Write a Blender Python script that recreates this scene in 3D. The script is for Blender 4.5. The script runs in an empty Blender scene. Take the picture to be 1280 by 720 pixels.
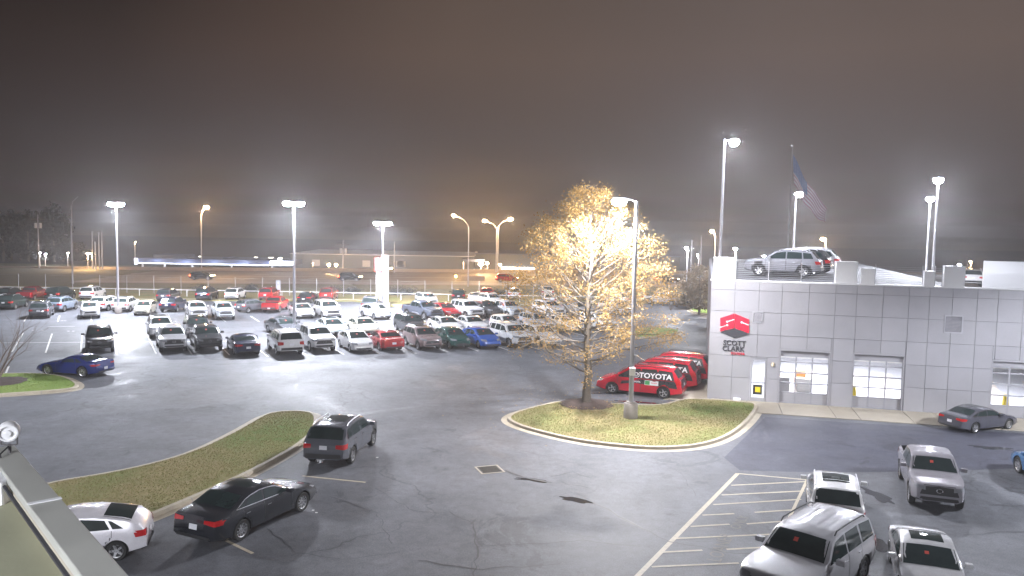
import bpy, bmesh, math, random
from mathutils import Vector, Matrix
from mathutils.bvhtree import BVHTree
random.seed(7)
R = math.radians
V = Vector
scn = bpy.context.scene
COL = scn.collection

# ------------------------------------------------------------------ camera
CF, CH = 1000.0, 9.9
_a, _t = math.atan(80/CF), .017
FW = V((0, math.cos(_a), -math.sin(_a)))
_r0, _u0 = V((1, 0, 0)), V((0, math.sin(_a), math.cos(_a)))
RT = _r0*math.cos(_t)+_u0*math.sin(_t)
UP = -_r0*math.sin(_t)+_u0*math.cos(_t)
CAMP = V((0, 0, CH))
cd = bpy.data.cameras.new('camera'); cam = bpy.data.objects.new('camera', cd); COL.objects.link(cam)
cam.matrix_world = Matrix(((RT.x, UP.x, -FW.x, 0), (RT.y, UP.y, -FW.y, 0), (RT.z, UP.z, -FW.z, CH), (0, 0, 0, 1)))
cd.sensor_width = 36; cd.lens = 36*CF/1280; cd.clip_end = 4000; cd.clip_start = .1
scn.camera = cam

def ray(x, y): return FW*CF+RT*(x-640)+UP*(360-y)
def G(x, y, z=0.0):
    d = ray(x, y); return CAMP+d*((z-CH)/d.z)
def D(x, y, dist):                      # point seen at this height in the photo, at a ground distance
    d = ray(x, y); return CAMP+d*(dist/d.y)

# ------------------------------------------------------------------ helpers
def tag(o, label=None, cat=None, group=None, kind=None):
    if label: o['label'] = label
    if cat: o['category'] = cat
    if group: o['group'] = group
    if kind: o['kind'] = kind
    return o
def empty(name, loc, rz=0, label=None, cat=None, group=None):
    o = bpy.data.objects.new(name, None); COL.objects.link(o)
    o.location = loc; o.rotation_euler = (0, 0, rz); o.empty_display_size = .3
    return tag(o, label, cat, group)
def copy_tree(o, parent=None):
    c = o.copy(); COL.objects.link(c)
    if parent is not None: c.parent = parent
    for ch in o.children: copy_tree(ch, c)
    return c
def walk(o):
    yield o
    for c in o.children: yield from walk(c)

class MB:
    def __init__(s): s.v = []; s.f = []; s.m = []
    def add(s, vs, fs, m=0):
        n = len(s.v); s.v += [tuple(p) for p in vs]; s.f += [tuple(i+n for i in f) for f in fs]; s.m += [m]*len(fs)
    def box(s, x0, x1, y0, y1, z0, z1, m=0, M=None):
        vs = [V((x, y, z)) for z in (z0, z1) for y in (y0, y1) for x in (x0, x1)]
        if M is not None: vs = [M @ p for p in vs]
        s.add(vs, [(0, 2, 3, 1), (4, 5, 7, 6), (0, 1, 5, 4), (2, 6, 7, 3), (0, 4, 6, 2), (1, 3, 7, 5)], m); return s
    def tube(s, a, b, r0, r1=None, n=8, m=0, cap=True):
        a, b = V(a), V(b); r1 = r0 if r1 is None else r1
        d = (b-a).normalized(); u = d.orthogonal().normalized(); w = d.cross(u)
        vs = [c+(u*math.cos(2*math.pi*i/n)+w*math.sin(2*math.pi*i/n))*r for c, r in ((a, r0), (b, r1)) for i in range(n)]
        fs = [(i, (i+1) % n, n+(i+1) % n, n+i) for i in range(n)]
        if cap: fs += [tuple(reversed(range(n))), tuple(range(n, 2*n))]
        s.add(vs, fs, m); return s
    def path(s, pts, r, n=8, m=0):
        for i in range(len(pts)-1):
            s.tube(pts[i], pts[i+1], r, r, n, m)
        return s
    def lathe(s, prof, n=24, m=0, ax='Z', M=None):
        vs = []
        for r, h in prof:
            for i in range(n):
                a = 2*math.pi*i/n; c, d = math.cos(a)*r, math.sin(a)*r
                vs.append(V((c, d, h)) if ax == 'Z' else V((c, h, d)))
        if M is not None: vs = [M @ p for p in vs]
        fs = []
        for k in range(len(prof)-1):
            for i in range(n): fs.append((k*n+i, k*n+(i+1) % n, (k+1)*n+(i+1) % n, (k+1)*n+i))
        s.add(vs, fs, m); return s
    def prism(s, poly, z0, z1, m=0):
        n = len(poly)
        vs = [V((p[0], p[1], z0)) for p in poly]+[V((p[0], p[1], z1)) for p in poly]
        s.add(vs, [tuple(reversed(range(n))), tuple(range(n, 2*n))]+[(i, (i+1) % n, n+(i+1) % n, n+i) for i in range(n)], m); return s
    def sheet(s, poly, m=0):
        s.add([V(p) for p in poly], [tuple(range(len(poly)))], m); return s
    def build(s, name, mats, parent=None, smooth=False, loc=None, rz=0, bevel=0):
        me = bpy.data.meshes.new(name); me.from_pydata(s.v, [], s.f)
        if not isinstance(mats, (list, tuple)): mats = [mats]
        for x in mats: me.materials.append(x)
        if any(s.m): me.polygons.foreach_set('material_index', s.m)
        bm = bmesh.new(); bm.from_mesh(me)
        if len(bm.faces) < 60000: bmesh.ops.recalc_face_normals(bm, faces=bm.faces)
        bm.to_mesh(me); bm.free()
        if smooth:
            me.polygons.foreach_set('use_smooth', [True]*len(me.polygons))
            me.set_sharp_from_angle(angle=R(38))
        me.update()
        o = bpy.data.objects.new(name, me); COL.objects.link(o)
        if parent is not None: o.parent = parent
        if loc is not None: o.location = loc
        o.rotation_euler.z = rz
        if bevel:
            b = o.modifiers.new('bevel', 'BEVEL'); b.width = bevel; b.segments = 2; b.limit_method = 'ANGLE'
        return o

# ------------------------------------------------------------------ materials
def nt(name):
    m = bpy.data.materials.new(name); m.use_nodes = True
    t = m.node_tree; b = t.nodes['Principled BSDF']
    return m, t, b, t.links.new
def N(t, kind, **kw):
    n = t.nodes.new(kind)
    for k, v in kw.items():
        if k in n.inputs: n.inputs[k].default_value = v
        else: setattr(n, k, v)
    return n
def ramp(t, src, stops):
    n = t.nodes.new('ShaderNodeValToRGB'); e = n.color_ramp.elements
    while len(e) < len(stops): e.new(.5)
    for i, (p, c) in enumerate(stops):
        e[i].position = p; e[i].color = c if len(c) == 4 else (*c, 1)
    t.links.new(src, n.inputs[0]); return n
def mixc(t, f, a, b):
    n = t.nodes.new('ShaderNodeMix'); n.data_type = 'RGBA'
    for i, x in ((0, f), (6, a), (7, b)):
        if hasattr(x, 'links') or isinstance(x, bpy.types.NodeSocket): t.links.new(x, n.inputs[i])
        else: n.inputs[i].default_value = x if i == 0 else (*x, 1)
    return n.outputs[2]
def noise(t, scale, detail=4, rough=.6, coord='Object', dist=0):
    tc = t.nodes.new('ShaderNodeTexCoord'); n = t.nodes.new('ShaderNodeTexNoise')
    n.inputs['Scale'].default_value = scale; n.inputs['Detail'].default_value = detail
    n.inputs['Roughness'].default_value = rough; n.inputs['Distortion'].default_value = dist
    t.links.new(tc.outputs[coord], n.inputs['Vector']); return n.outputs['Fac']
def bump(t, b, h, strength=.3, dist=.02):
    n = N(t, 'ShaderNodeBump', Strength=strength, Distance=dist)
    t.links.new(h, n.inputs['Height']); t.links.new(n.outputs[0], b.inputs['Normal'])
def simple(name, col, rough=.5, metal=0, var=.12, scale=6, bmp=0):
    m, t, b, L = nt(name)
    f = noise(t, scale, 5)
    c = [max(0, x*(1-var)) for x in col]; d = [min(1, x*(1+var)) for x in col]
    L(mixc(t, f, c, d), b.inputs['Base Color'])
    r = ramp(t, f, [(.3, (max(rough-.08, .02),)*3), (.7, (min(rough+.1, 1),)*3)])
    L(r.outputs[0], b.inputs['Roughness']); b.inputs['Metallic'].default_value = metal
    if bmp: bump(t, b, noise(t, scale*8, 3), bmp, .01)
    return m
def emit(name, col, strength):
    m, t, b, L = nt(name)
    b.inputs['Base Color'].default_value = (*[x*.5 for x in col], 1)
    b.inputs['Emission Color'].default_value = (*col, 1); b.inputs['Emission Strength'].default_value = strength
    return m

def asphalt_mat(name, base, wet=.5):
    m, t, b, L = nt(name)
    big = noise(t, .07, 5, .6, dist=.6); mid = noise(t, .45, 6, .65, dist=.3); fine = noise(t, 22, 3, .7)
    c1 = mixc(t, big, [x*.75 for x in base], [x*1.3 for x in base])
    rr = ramp(t, mid, [(.35, (.8,)*3), (.65, (1.15,)*3)])
    mul = N(t, 'ShaderNodeMix', data_type='RGBA', blend_type='MULTIPLY'); mul.inputs[0].default_value = 1
    L(c1, mul.inputs[6]); L(rr.outputs[0], mul.inputs[7])
    med = noise(t, 2.6, 9, .78, dist=.2); ra = ramp(t, med, [(.30, (.66,)*3), (.48, (.98,)*3), (.70, (1.28,)*3)])
    mul0 = N(t, 'ShaderNodeMix', data_type='RGBA', blend_type='MULTIPLY'); mul0.inputs[0].default_value = 1
    L(mul.outputs[2], mul0.inputs[6]); L(ra.outputs[0], mul0.inputs[7]); mul = mul0
    # tar-dark damp stains with a definite edge
    st = noise(t, .23, 9, .7, dist=1.6); rs = ramp(t, st, [(.36, (.66,)*3), (.385, (1,)*3)])
    mul1 = N(t, 'ShaderNodeMix', data_type='RGBA', blend_type='MULTIPLY'); mul1.inputs[0].default_value = 1
    L(mul.outputs[2], mul1.inputs[6]); L(rs.outputs[0], mul1.inputs[7]); mul = mul1
    r2 = ramp(t, fine, [(.3, (.5,)*3), (.75, (1.55,)*3)])
    mul2 = N(t, 'ShaderNodeMix', data_type='RGBA', blend_type='MULTIPLY'); mul2.inputs[0].default_value = .8
    L(mul.outputs[2], mul2.inputs[6]); L(r2.outputs[0], mul2.inputs[7])
    # worn cracks
    tc = t.nodes.new('ShaderNodeTexCoord'); nz = N(t, 'ShaderNodeTexNoise', Scale=.5, Detail=6.)
    L(tc.outputs['Object'], nz.inputs['Vector'])
    va = N(t, 'ShaderNodeVectorMath', operation='SCALE'); va.inputs['Scale'].default_value = 2.6; L(nz.outputs['Color'], va.inputs[0])
    vb = N(t, 'ShaderNodeVectorMath', operation='ADD'); L(tc.outputs['Object'], vb.inputs[0]); L(va.outputs[0], vb.inputs[1])
    vo = N(t, 'ShaderNodeTexVoronoi', feature='DISTANCE_TO_EDGE', Scale=.11); L(vb.outputs[0], vo.inputs['Vector'])
    cr = ramp(t, vo.outputs['Distance'], [(0, (1, 1, 1)), (.006, (0, 0, 0))])
    gate = ramp(t, big, [(.45, (0, 0, 0)), (.58, (1, 1, 1))])
    mm = N(t, 'ShaderNodeMath', operation='MULTIPLY'); L(cr.outputs[0], mm.inputs[0]); L(gate.outputs[0], mm.inputs[1])
    L(mixc(t, mm.outputs[0], mul2.outputs[2], [x*.45 for x in base]), b.inputs['Base Color'])
    # wet film: patches of standing damp
    w = noise(t, .16, 7, .62, dist=1.2)
    rw = ramp(t, w, [(.36, (.54,)*3), (.40, (.64,)*3), (.52, (.66,)*3), (.66, (.76,)*3)])
    L(rw.outputs[0], b.inputs['Roughness'])
    bump(t, b, fine, .35, .012)
    b.inputs['Specular IOR Level'].default_value = .5
    return m
M = {}
M['asphalt'] = asphalt_mat('asphalt', (.098, .102, .116), .35)
M['new_asphalt'] = asphalt_mat('dark_asphalt', (.048, .050, .070), .35)
M['concrete'] = simple('concrete', (.36, .32, .26), .75, var=.25, scale=1.3, bmp=.2)
M['kerb'] = simple('kerb_concrete', (.40, .35, .27), .7, var=.3, scale=2.5, bmp=.2)
M['paint_w'] = simple('white_line_paint', (.62, .62, .60), .6, var=.25, scale=9)
M['paint_y'] = simple('yellow_line_paint', (.42, .37, .28), .6, var=.45, scale=7)
M['road'] = simple('highway_surface', (.22, .19, .155), .6, var=.15, scale=.05)
M['barrier'] = simple('barrier_concrete', (.32, .26, .20), .8, var=.2, scale=.3)
M['mulch'] = simple('mulch', (.055, .035, .028), .95, var=.7, scale=14, bmp=.8)
M['bark'] = simple('bark', (.12, .10, .08), .9, var=.4, scale=9, bmp=.6)
M['bare'] = simple('bare_twigs', (.20, .15, .12), .9, var=.3, scale=9)
M['galv'] = simple('galvanised_steel', (.50, .50, .54), .45, .6, var=.1, scale=3)
M['pole'] = simple('painted_pole', (.36, .36, .40), .5, .2, var=.1, scale=3)
M['bronze'] = simple('dark_bronze', (.11, .105, .11), .5, .4)
M['panel'] = simple('metal_wall_panel', (.42, .415, .45), .42, .25, var=.06, scale=.4)
_m, _t2, _b2, _L2 = nt('metal_wall_panel')
_g2 = _t2.nodes.new('ShaderNodeNewGeometry'); _n2 = noise(_t2, .5, 6, .6); _r2 = ramp(_t2, _n2, [(.3, (.90,)*3), (.7, (1.04,)*3)])
_c2 = mixc(_t2, _g2.outputs['Random Per Island'], (.395, .39, .425), (.44, .435, .47)); _x2 = N(_t2, 'ShaderNodeMix', data_type='RGBA', blend_type='MULTIPLY'); _x2.inputs[0].default_value = 1
_L2(_c2, _x2.inputs[6]); _L2(_r2.outputs[0], _x2.inputs[7]); _L2(_x2.outputs[2], _b2.inputs['Base Color']); _b2.inputs['Metallic'].default_value = .25; _b2.inputs['Roughness'].default_value = .40
bump(_t2, _b2, noise(_t2, .8, 2), .12, .02)
M['panel'] = _m
M['joint'] = simple('panel_joint', (.24, .235, .26), .8)
M['coping'] = simple('white_coping', (.72, .72, .74), .5, var=.06)
M['white'] = simple('white_paint_metal', (.74, .74, .76), .5, var=.06)
M['trim'] = simple('black_plastic', (.022, .022, .024), .55, var=.2)
M['rubber'] = simple('tyre_rubber', (.02, .02, .02), .8, var=.3)
M['rim'] = simple('alloy_rim', (.55, .55, .57), .28, .9, var=.05)
M['chrome'] = simple('chrome', (.7, .7, .72), .15, 1, var=.03)
M['deck'] = simple('deck_concrete', (.045, .045, .05), .75, var=.15, scale=.7, bmp=.1)
M['roof'] = simple('roof_membrane', (.30, .30, .21), .8, var=.22, scale=1.6, bmp=.2)
M['cap'] = simple('parapet_cap', (.42, .42, .39), .55, .2, var=.14, scale=5)
M['cable'] = simple('cable', (.03, .03, .035), .6)
M['stone'] = simple('pole_base_concrete', (.30, .27, .25), .8, var=.25, scale=4, bmp=.3)
M['dark'] = simple('dark_interior', (.02, .02, .025), .8)
M['warehouse'] = simple('warehouse_cladding', (.08, .095, .12), .7, var=.12, scale=.1)
M['bluecanopy'] = simple('canopy_roof', (.06, .08, .15), .6)
M['floor_in'] = simple('shop_floor', (.62, .63, .70), .35, var=.08, scale=1.2)
M['wall_in'] = simple('shop_wall', (.75, .74, .72), .7, var=.04)
M['stripe_in'] = simple('shop_floor_stripe', (.78, .70, .66), .45, var=.06)
M['crate_o'] = simple('orange_crate', (.62, .26, .07), .6, var=.15)
M['crate_w'] = simple('white_cabinet', (.75, .74, .72), .5, var=.06)
M['yellow'] = simple('yellow_plastic', (.78, .60, .03), .45, var=.1)
M['logo_red'] = simple('logo_red', (.72, .02, .05), .4, var=.05)
M['logo_grey'] = simple('logo_dark_grey', (.045, .045, .055), .5, var=.05)
M['logo_white'] = simple('logo_white', (.78, .78, .8), .5, var=.03)
M['vinyl_black'] = simple('black_vinyl', (.022, .022, .027), .3, var=.1)
M['green'] = simple('green_sticker', (.05, .35, .10), .5)
M['flag_r'] = simple('flag_red', (.13, .035, .045), .9); M['flag_w'] = simple('flag_white', (.17, .165, .17), .9); M['flag_b'] = simple('flag_blue', (.025, .04, .09), .9)
M['tagred'] = simple('red_tag', (.5, .06, .04), .6)
M['brush'] = simple('roadside_grass', (.13, .125, .07), .95, var=.45, scale=.5, bmp=.5)

def glass_mat():
    m, t, b, L = nt('car_glass')
    f = noise(t, 1.7, 3)
    L(mixc(t, f, (.008, .013, .013), (.03, .045, .045)), b.inputs['Base Color'])
    b.inputs['Roughness'].default_value = .06; b.inputs['Specular IOR Level'].default_value = .5
    bump(t, b, noise(t, 60, 2), .06, .004)
    return m
M['glass'] = glass_mat()
def paint_mat():
    m, t, b, L = nt('car_paint')
    oi = t.nodes.new('ShaderNodeObjectInfo')
    f = noise(t, 3.5, 4)
    r = ramp(t, f, [(.3, (.88,)*3), (.7, (1,)*3)])
    mu = N(t, 'ShaderNodeMix', data_type='RGBA', blend_type='MULTIPLY'); mu.inputs[0].default_value = 1
    L(oi.outputs['Color'], mu.inputs[6]); L(r.outputs[0], mu.inputs[7]); L(mu.outputs[2], b.inputs['Base Color'])
    b.inputs['Metallic'].default_value = .12; b.inputs['Roughness'].default_value = .26; b.inputs['Specular IOR Level'].default_value = .35
    b.inputs['Coat Weight'].default_value = .8; b.inputs['Coat Roughness'].default_value = .035
    dn = noise(t, 42, 2, .8); dr = ramp(t, dn, [(.55, (0, 0, 0)), (.62, (1, 1, 1))])
    bump(t, b, dr.outputs[0], .25, .004)
    return m
M['paint'] = paint_mat()
def lens(name, col, e=0):
    m, t, b, L = nt(name)
    f = noise(t, 14, 3)
    L(mixc(t, f, [c*.5 for c in col], col), b.inputs['Base Color'])
    b.inputs['Roughness'].default_value = .12; b.inputs['Coat Weight'].default_value = 1
    if e: b.inputs['Emission Color'].default_value = (*col, 1); b.inputs['Emission Strength'].default_value = e
    return m
M['head'] = lens('headlamp_lens', (.30, .31, .34)); M['tail'] = lens('tail_lamp_lens', (.55, .012, .015))
M['plate'] = simple('licence_plate', (.62, .62, .66), .5, var=.2, scale=30)
M['head_on'] = emit('headlamp_lit', (1, .72, .40), 30); M['tail_on'] = emit('tail_lamp_lit', (1, .08, .03), 14)
M['bulb'] = emit('led_lamp', (.84, .88, 1), 1300); M['bulb_s'] = emit('led_lamp_soft', (.90, .93, 1), 420); M['bulb_o'] = emit('sodium_lamp', (1, .60, .27), 220)
M['tube'] = emit('strip_light', (.93, .95, 1), 14); M['farlight'] = emit('far_window_light', (1, .9, .75), 6)
M['cstrip'] = emit('canopy_strip_light', (.8, .85, 1), 5); M['ledred'] = emit('led_red', (1, .04, .04), 6); M['ledor'] = emit('led_orange', (1, .35, .12), 14)
M['amber'] = emit('amber_beacon', (1, .62, .1), 22)

def grass_mat(name, a, b_, c, greens=()):
    m, t, b, L = nt(name)
    big = noise(t, .35, 5, .65); fine = noise(t, 9, 5, .75)
    x = mixc(t, ramp(t, big, [(.42, (0, 0, 0)), (.60, (1, 1, 1))]).outputs[0], a, b_)
    L(mixc(t, ramp(t, fine, [(.42, (0, 0, 0)), (.62, (1, 1, 1))]).outputs[0], x, c), b.inputs['Base Color'])
    if greens:
        base = b.inputs['Base Color'].links[0].from_socket; tc = t.nodes.new('ShaderNodeTexCoord'); acc = None
        for (gx, gy, gr) in greens:
            vd = N(t, 'ShaderNodeVectorMath', operation='DISTANCE'); L(tc.outputs['Object'], vd.inputs[0]); vd.inputs[1].default_value = (gx, gy, .13)
            mr = N(t, 'ShaderNodeMapRange'); mr.inputs['From Min'].default_value = gr; mr.inputs['From Max'].default_value = gr*.35; L(vd.outputs['Value'], mr.inputs['Value'])
            if acc is None: acc = mr.outputs[0]
            else:
                mx_ = N(t, 'ShaderNodeMath', operation='MAXIMUM'); L(acc, mx_.inputs[0]); L(mr.outputs[0], mx_.inputs[1]); acc = mx_.outputs[0]
        ml_ = N(t, 'ShaderNodeMath', operation='MULTIPLY'); L(acc, ml_.inputs[0]); L(ramp(t, noise(t, 1.1, 6, .7), [(.35, (.25,)*3), (.6, (1,)*3)]).outputs[0], ml_.inputs[1])
        L(mixc(t, ml_.outputs[0], base, (.11, .20, .035)), b.inputs['Base Color'])
    b.inputs['Roughness'].default_value = .9; bump(t, b, fine, .7, .04)
    return m
_ga, _gb, _gc = G(350, 545), G(880, 516), G(930, 512)
GREENS = [(_ga.x, _ga.y, 3.5), (_gb.x, _gb.y, 2.2), (_gc.x, _gc.y, 1.8)]
M['grass_dry'] = grass_mat('dormant_lawn', (.29, .23, .105), (.16, .20, .05), (.25, .21, .10), GREENS)
M['grass_green'] = grass_mat('green_lawn', (.19, .30, .05), (.26, .33, .07), (.16, .23, .05))
def leaf_mat(name, a, b_, tr=.35):
    m, t, b, L = nt(name)
    oi = t.nodes.new('ShaderNodeNewGeometry')
    L(mixc(t, oi.outputs['Random Per Island'], a, b_), b.inputs['Base Color'])
    b.inputs['Roughness'].default_value = .7
    tl = t.nodes.new('ShaderNodeBsdfTranslucent'); L(mixc(t, oi.outputs['Random Per Island'], a, b_), tl.inputs['Color'])
    mx = t.nodes.new('ShaderNodeMixShader'); mx.inputs[0].default_value = tr
    L(b.outputs[0], mx.inputs[1]); L(tl.outputs[0], mx.inputs[2]); L(mx.outputs[0], t.nodes['Material Output'].inputs[0])
    return m
M['leaf'] = leaf_mat('autumn_leaves', (.46, .28, .08), (.34, .23, .09))
M['needle'] = leaf_mat('pine_needles', (.006, .010, .008), (.013, .017, .012), .05)
M['brown_leaf'] = leaf_mat('brown_leaves', (.22, .15, .09), (.14, .11, .07), .2)
M['blade'] = leaf_mat('dormant_blades', (.31, .25, .12), (.22, .23, .08), .4)
M['blade_g'] = leaf_mat('green_blades', (.20, .32, .05), (.30, .36, .09), .4)

# ------------------------------------------------------------------ world and view
w = bpy.data.worlds.new('World'); scn.world = w; w.use_nodes = True
t = w.node_tree; bg = t.nodes['Background']
sky = t.nodes.new('ShaderNodeTexSky'); sky.sky_type = 'NISHITA'; sky.sun_disc = False; sky.sun_elevation = R(-8); sky.sun_rotation = R(120)
tc = t.nodes.new('ShaderNodeTexCoord'); sp = t.nodes.new('ShaderNodeSeparateXYZ'); t.links.new(tc.outputs['Generated'], sp.inputs[0])
el = ramp(t, sp.outputs['Z'], [(0, (.030, .022, .019)), (.08, (.042, .031, .026)), (.20, (.070, .049, .039)), (.45, (.050, .040, .035)), (1, (.09, .09, .10))])
ax = N(t, 'ShaderNodeMapRange'); ax.inputs['From Min'].default_value = -.66; ax.inputs['From Max'].default_value = .25
t.links.new(sp.outputs['X'], ax.inputs['Value'])
dk = ramp(t, ax.outputs[0], [(0, (.30, .27, .30)), (.35, (.72, .68, .70)), (.75, (1, .96, .95)), (1, (1.0, 1.02, 1.1))])
zf = N(t, 'ShaderNodeMapRange'); zf.inputs['From Min'].default_value = .02; zf.inputs['From Max'].default_value = .32
t.links.new(sp.outputs['Z'], zf.inputs['Value'])
dk2 = ramp(t, ax.outputs[0], [(0, (.0, .0, .0)), (.25, (.05, .04, .04)), (.42, (.45, .39, .36)), (.66, (.95, .92, .90)), (1, (1.05, 1.1, 1.2))])
mxx = mixc(t, zf.outputs[0], dk.outputs[0], dk2.outputs[0])
ml = N(t, 'ShaderNodeMix', data_type='RGBA', blend_type='MULTIPLY'); ml.inputs[0].default_value = 1
t.links.new(el.outputs[0], ml.inputs[6]); t.links.new(mxx, ml.inputs[7])
ns = N(t, 'ShaderNodeTexNoise', Scale=2.2, Detail=4.); t.links.new(tc.outputs['Generated'], ns.inputs['Vector'])
nr = ramp(t, ns.outputs['Fac'], [(.3, (.9,)*3), (.7, (1.1,)*3)])
ml2 = N(t, 'ShaderNodeMix', data_type='RGBA', blend_type='MULTIPLY'); ml2.inputs[0].default_value = 1
t.links.new(ml.outputs[2], ml2.inputs[6]); t.links.new(nr.outputs[0], ml2.inputs[7])
ad = N(t, 'ShaderNodeMix', data_type='RGBA', blend_type='ADD'); ad.inputs[0].default_value = .0005
t.links.new(ml2.outputs[2], ad.inputs[6]); t.links.new(sky.outputs[0], ad.inputs[7])
t.links.new(ad.outputs[2], bg.inputs[0]); bg.inputs[1].default_value = 1.0
scn.view_settings.view_transform = 'Standard'; scn.view_settings.look = 'None'; scn.view_settings.exposure = .75; scn.view_settings.gamma = 1
scn.render.engine = 'CYCLES'
cy = scn.cycles
cy.use_denoising = True; cy.max_bounces = 5; cy.diffuse_bounces = 2; cy.glossy_bounces = 3; cy.transmission_bounces = 4; cy.volume_bounces = 0
cy.transparent_max_bounces = 8; cy.sample_clamp_indirect = 4; cy.sample_clamp_direct = 0; cy.use_light_tree = True
cy.caustics_reflective = False; cy.caustics_refractive = False

# ------------------------------------------------------------------ ground
def S(name, mb, m, **k): return tag(mb.build(name, m, **k), kind='structure')
def gp(pts, z=0): return [G(x, y, z) for x, y in pts]
def flat(pts, z): return [V((p.x, p.y, z)) for p in (G(x, y, 0) for x, y in pts)]
S('ground', MB().sheet([(-1500, -80, -.06), (1500, -80, -.06), (1500, 1600, -.06), (-1500, 1600, -.06)]), M['brush'])
S('parking_lot', MB().sheet([(-150, -60, 0), (150, -60, 0), (150, 140, 0), *[V((p.x, p.y, 0)) for p in (G(900, 378), G(700, 380), G(560, 384), G(520, 385), G(478, 383), G(440, 375), G(300, 375), G(148, 375), G(0, 374))], (-150, 80, 0)]), M['asphalt'])
ap = flat([(700, 640), (745, 600), (800, 585), (960, 520), (1300, 545), (1500, 600)], .004)
S('resurfaced_lane', MB().sheet([G(x, y, .004) for x, y in [(905, 572), (957, 521), (1060, 528), (1190, 536), (1330, 545), (1330, 583), (1200, 588), (1100, 590), (1000, 590), (925, 588)]]), M['new_asphalt'])

def offset_poly(P, d):
    n = len(P); out = []
    area = sum(P[i].x*P[(i+1) % n].y-P[(i+1) % n].x*P[i].y for i in range(n))
    sg = 1 if area > 0 else -1
    for i in range(n):
        a, b, c = P[i-1], P[i], P[(i+1) % n]
        e1 = (b-a).normalized(); e2 = (c-b).normalized()
        n1 = V((-e1.y, e1.x, 0))*sg; n2 = V((-e2.y, e2.x, 0))*sg
        m = (n1+n2)
        m = m.normalized()*min(1.6, 1/max(.5, m.length/2)) if m.length > 1e-4 else n1
        out.append(b+m*d)
    return out
def smooth_poly(pts, it=2):
    P = [V((p.x, p.y, 0)) for p in pts]
    for _ in range(it):
        Q = []
        for i in range(len(P)):
            a, b = P[i], P[(i+1) % len(P)]; Q += [a*.75+b*.25, a*.25+b*.75]
        P = Q
    return P
def band(mb, A, za, B, zb, m=0):
    n = len(A); vs = [V((p.x, p.y, za)) for p in A]+[V((p.x, p.y, zb)) for p in B]
    mb.add(vs, [(i, (i+1) % n, n+(i+1) % n, n+i) for i in range(n)], m)
def inside(p, P):
    c = False; n = len(P)
    for i in range(n):
        a, b = P[i], P[i-1]
        if (a.y > p[1]) != (b.y > p[1]) and p[0] < (b.x-a.x)*(p[1]-a.y)/(b.y-a.y)+a.x: c = not c
    return c
def island(px, gm, bl, dens, label_name, hgt=.045, it=2, avoid=()):
    P = smooth_poly([G(x, y) for x, y in px], it)
    k = MB()
    A = P; B = offset_poly(P, .30); C1 = offset_poly(P, .34); D1 = offset_poly(P, .50)
    band(k, A, .006, B, .02); band(k, B, .02, C1, .14); band(k, C1, .14, D1, .15); E1 = offset_poly(P, .52); band(k, D1, .15, E1, .08)
    S('kerb', k, M['kerb'])
    kj = MB(); acc_ = 0
    for i in range(len(A)):
        acc_ += (A[i]-A[i-1]).length
        if acc_ > 3:
            acc_ = 0; d_ = (A[i]-A[i-1]).normalized()*.012
            for P_, za, Q_, zb in ((A[i], .009, B[i], .023), (B[i], .023, C1[i], .143), (C1[i], .143, D1[i], .153)):
                kj.add([V((P_.x-d_.x, P_.y-d_.y, za)), V((P_.x+d_.x, P_.y+d_.y, za)), V((Q_.x+d_.x, Q_.y+d_.y, zb)), V((Q_.x-d_.x, Q_.y-d_.y, zb))], [(0, 1, 2, 3)])
    if kj.f: S('kerb_joints', kj, M['joint'])
    g = MB(); g.sheet([V((p.x, p.y, .13)) for p in D1]); S('island_lawn', g, gm)
    # blades
    xs = [p.x for p in D1]; ys = [p.y for p in D1]; area = (max(xs)-min(xs))*(max(ys)-min(ys))
    b = MB(); n = int(min(area*dens, 90000)); rnd = random.Random(5)
    for _ in range(n):
        x, y = rnd.uniform(min(xs), max(xs)), rnd.uniform(min(ys), max(ys))
        if not inside((x, y), D1) or any((x-q[0])**2+(y-q[1])**2 < q[2]**2 for q in avoid): continue
        a = rnd.random()*6.3; s = rnd.uniform(.012, .028); h = rnd.uniform(.4, 1)*hgt; lx, ly = rnd.uniform(-.05, .05), rnd.uniform(-.05, .05)
        b.add([(x-math.cos(a)*s, y-math.sin(a)*s, .12), (x+math.cos(a)*s, y+math.sin(a)*s, .12), (x+lx, y+ly, .13+h)], [(0, 1, 2)])
    tag(b.build('grass', bl), kind='stuff')
    return D1
TREE = G(733, 508)
island([(60, 603), (120, 594), (175, 583), (228, 568), (270, 549), (300, 533), (322, 520), (345, 515), (380, 514), (406, 518), (404, 541), (384, 560), (345, 583), (300, 606), (215, 644), (168, 662), (100, 688), (20, 712), (-60, 730), (-90, 660), (0, 622)], M['grass_dry'], M['blade'], 420, 'a')
island([(624, 525), (634, 517), (668, 508), (700, 501), (765, 505), (820, 508), (848, 499), (884, 499.5), (925, 503), (958, 506), (948, 526), (922, 549), (884, 562), (830, 566), (780, 563), (720, 556), (664, 543), (634, 533)], M['grass_dry'], M['blade'], 420, 'b', avoid=[(TREE.x, TREE.y, 1.3)])
island([(-60, 470), (0, 468), (45, 467), (84, 470), (103, 478), (107, 484), (98, 489), (60, 493), (0, 497), (-60, 500)], M['grass_green'], M['blade_g'], 260, 'c')
island([(856, 389), (864, 385), (880, 384), (1000, 384), (1000, 396), (900, 396), (872, 393)], M['grass_green'], M['blade_g'], 12, 'd')
island([(780, 418), (800, 409), (838, 411), (857, 414), (850, 419), (820, 424), (790, 424)], M['grass_green'], M['blade_g'], 30, 'e')
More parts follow.
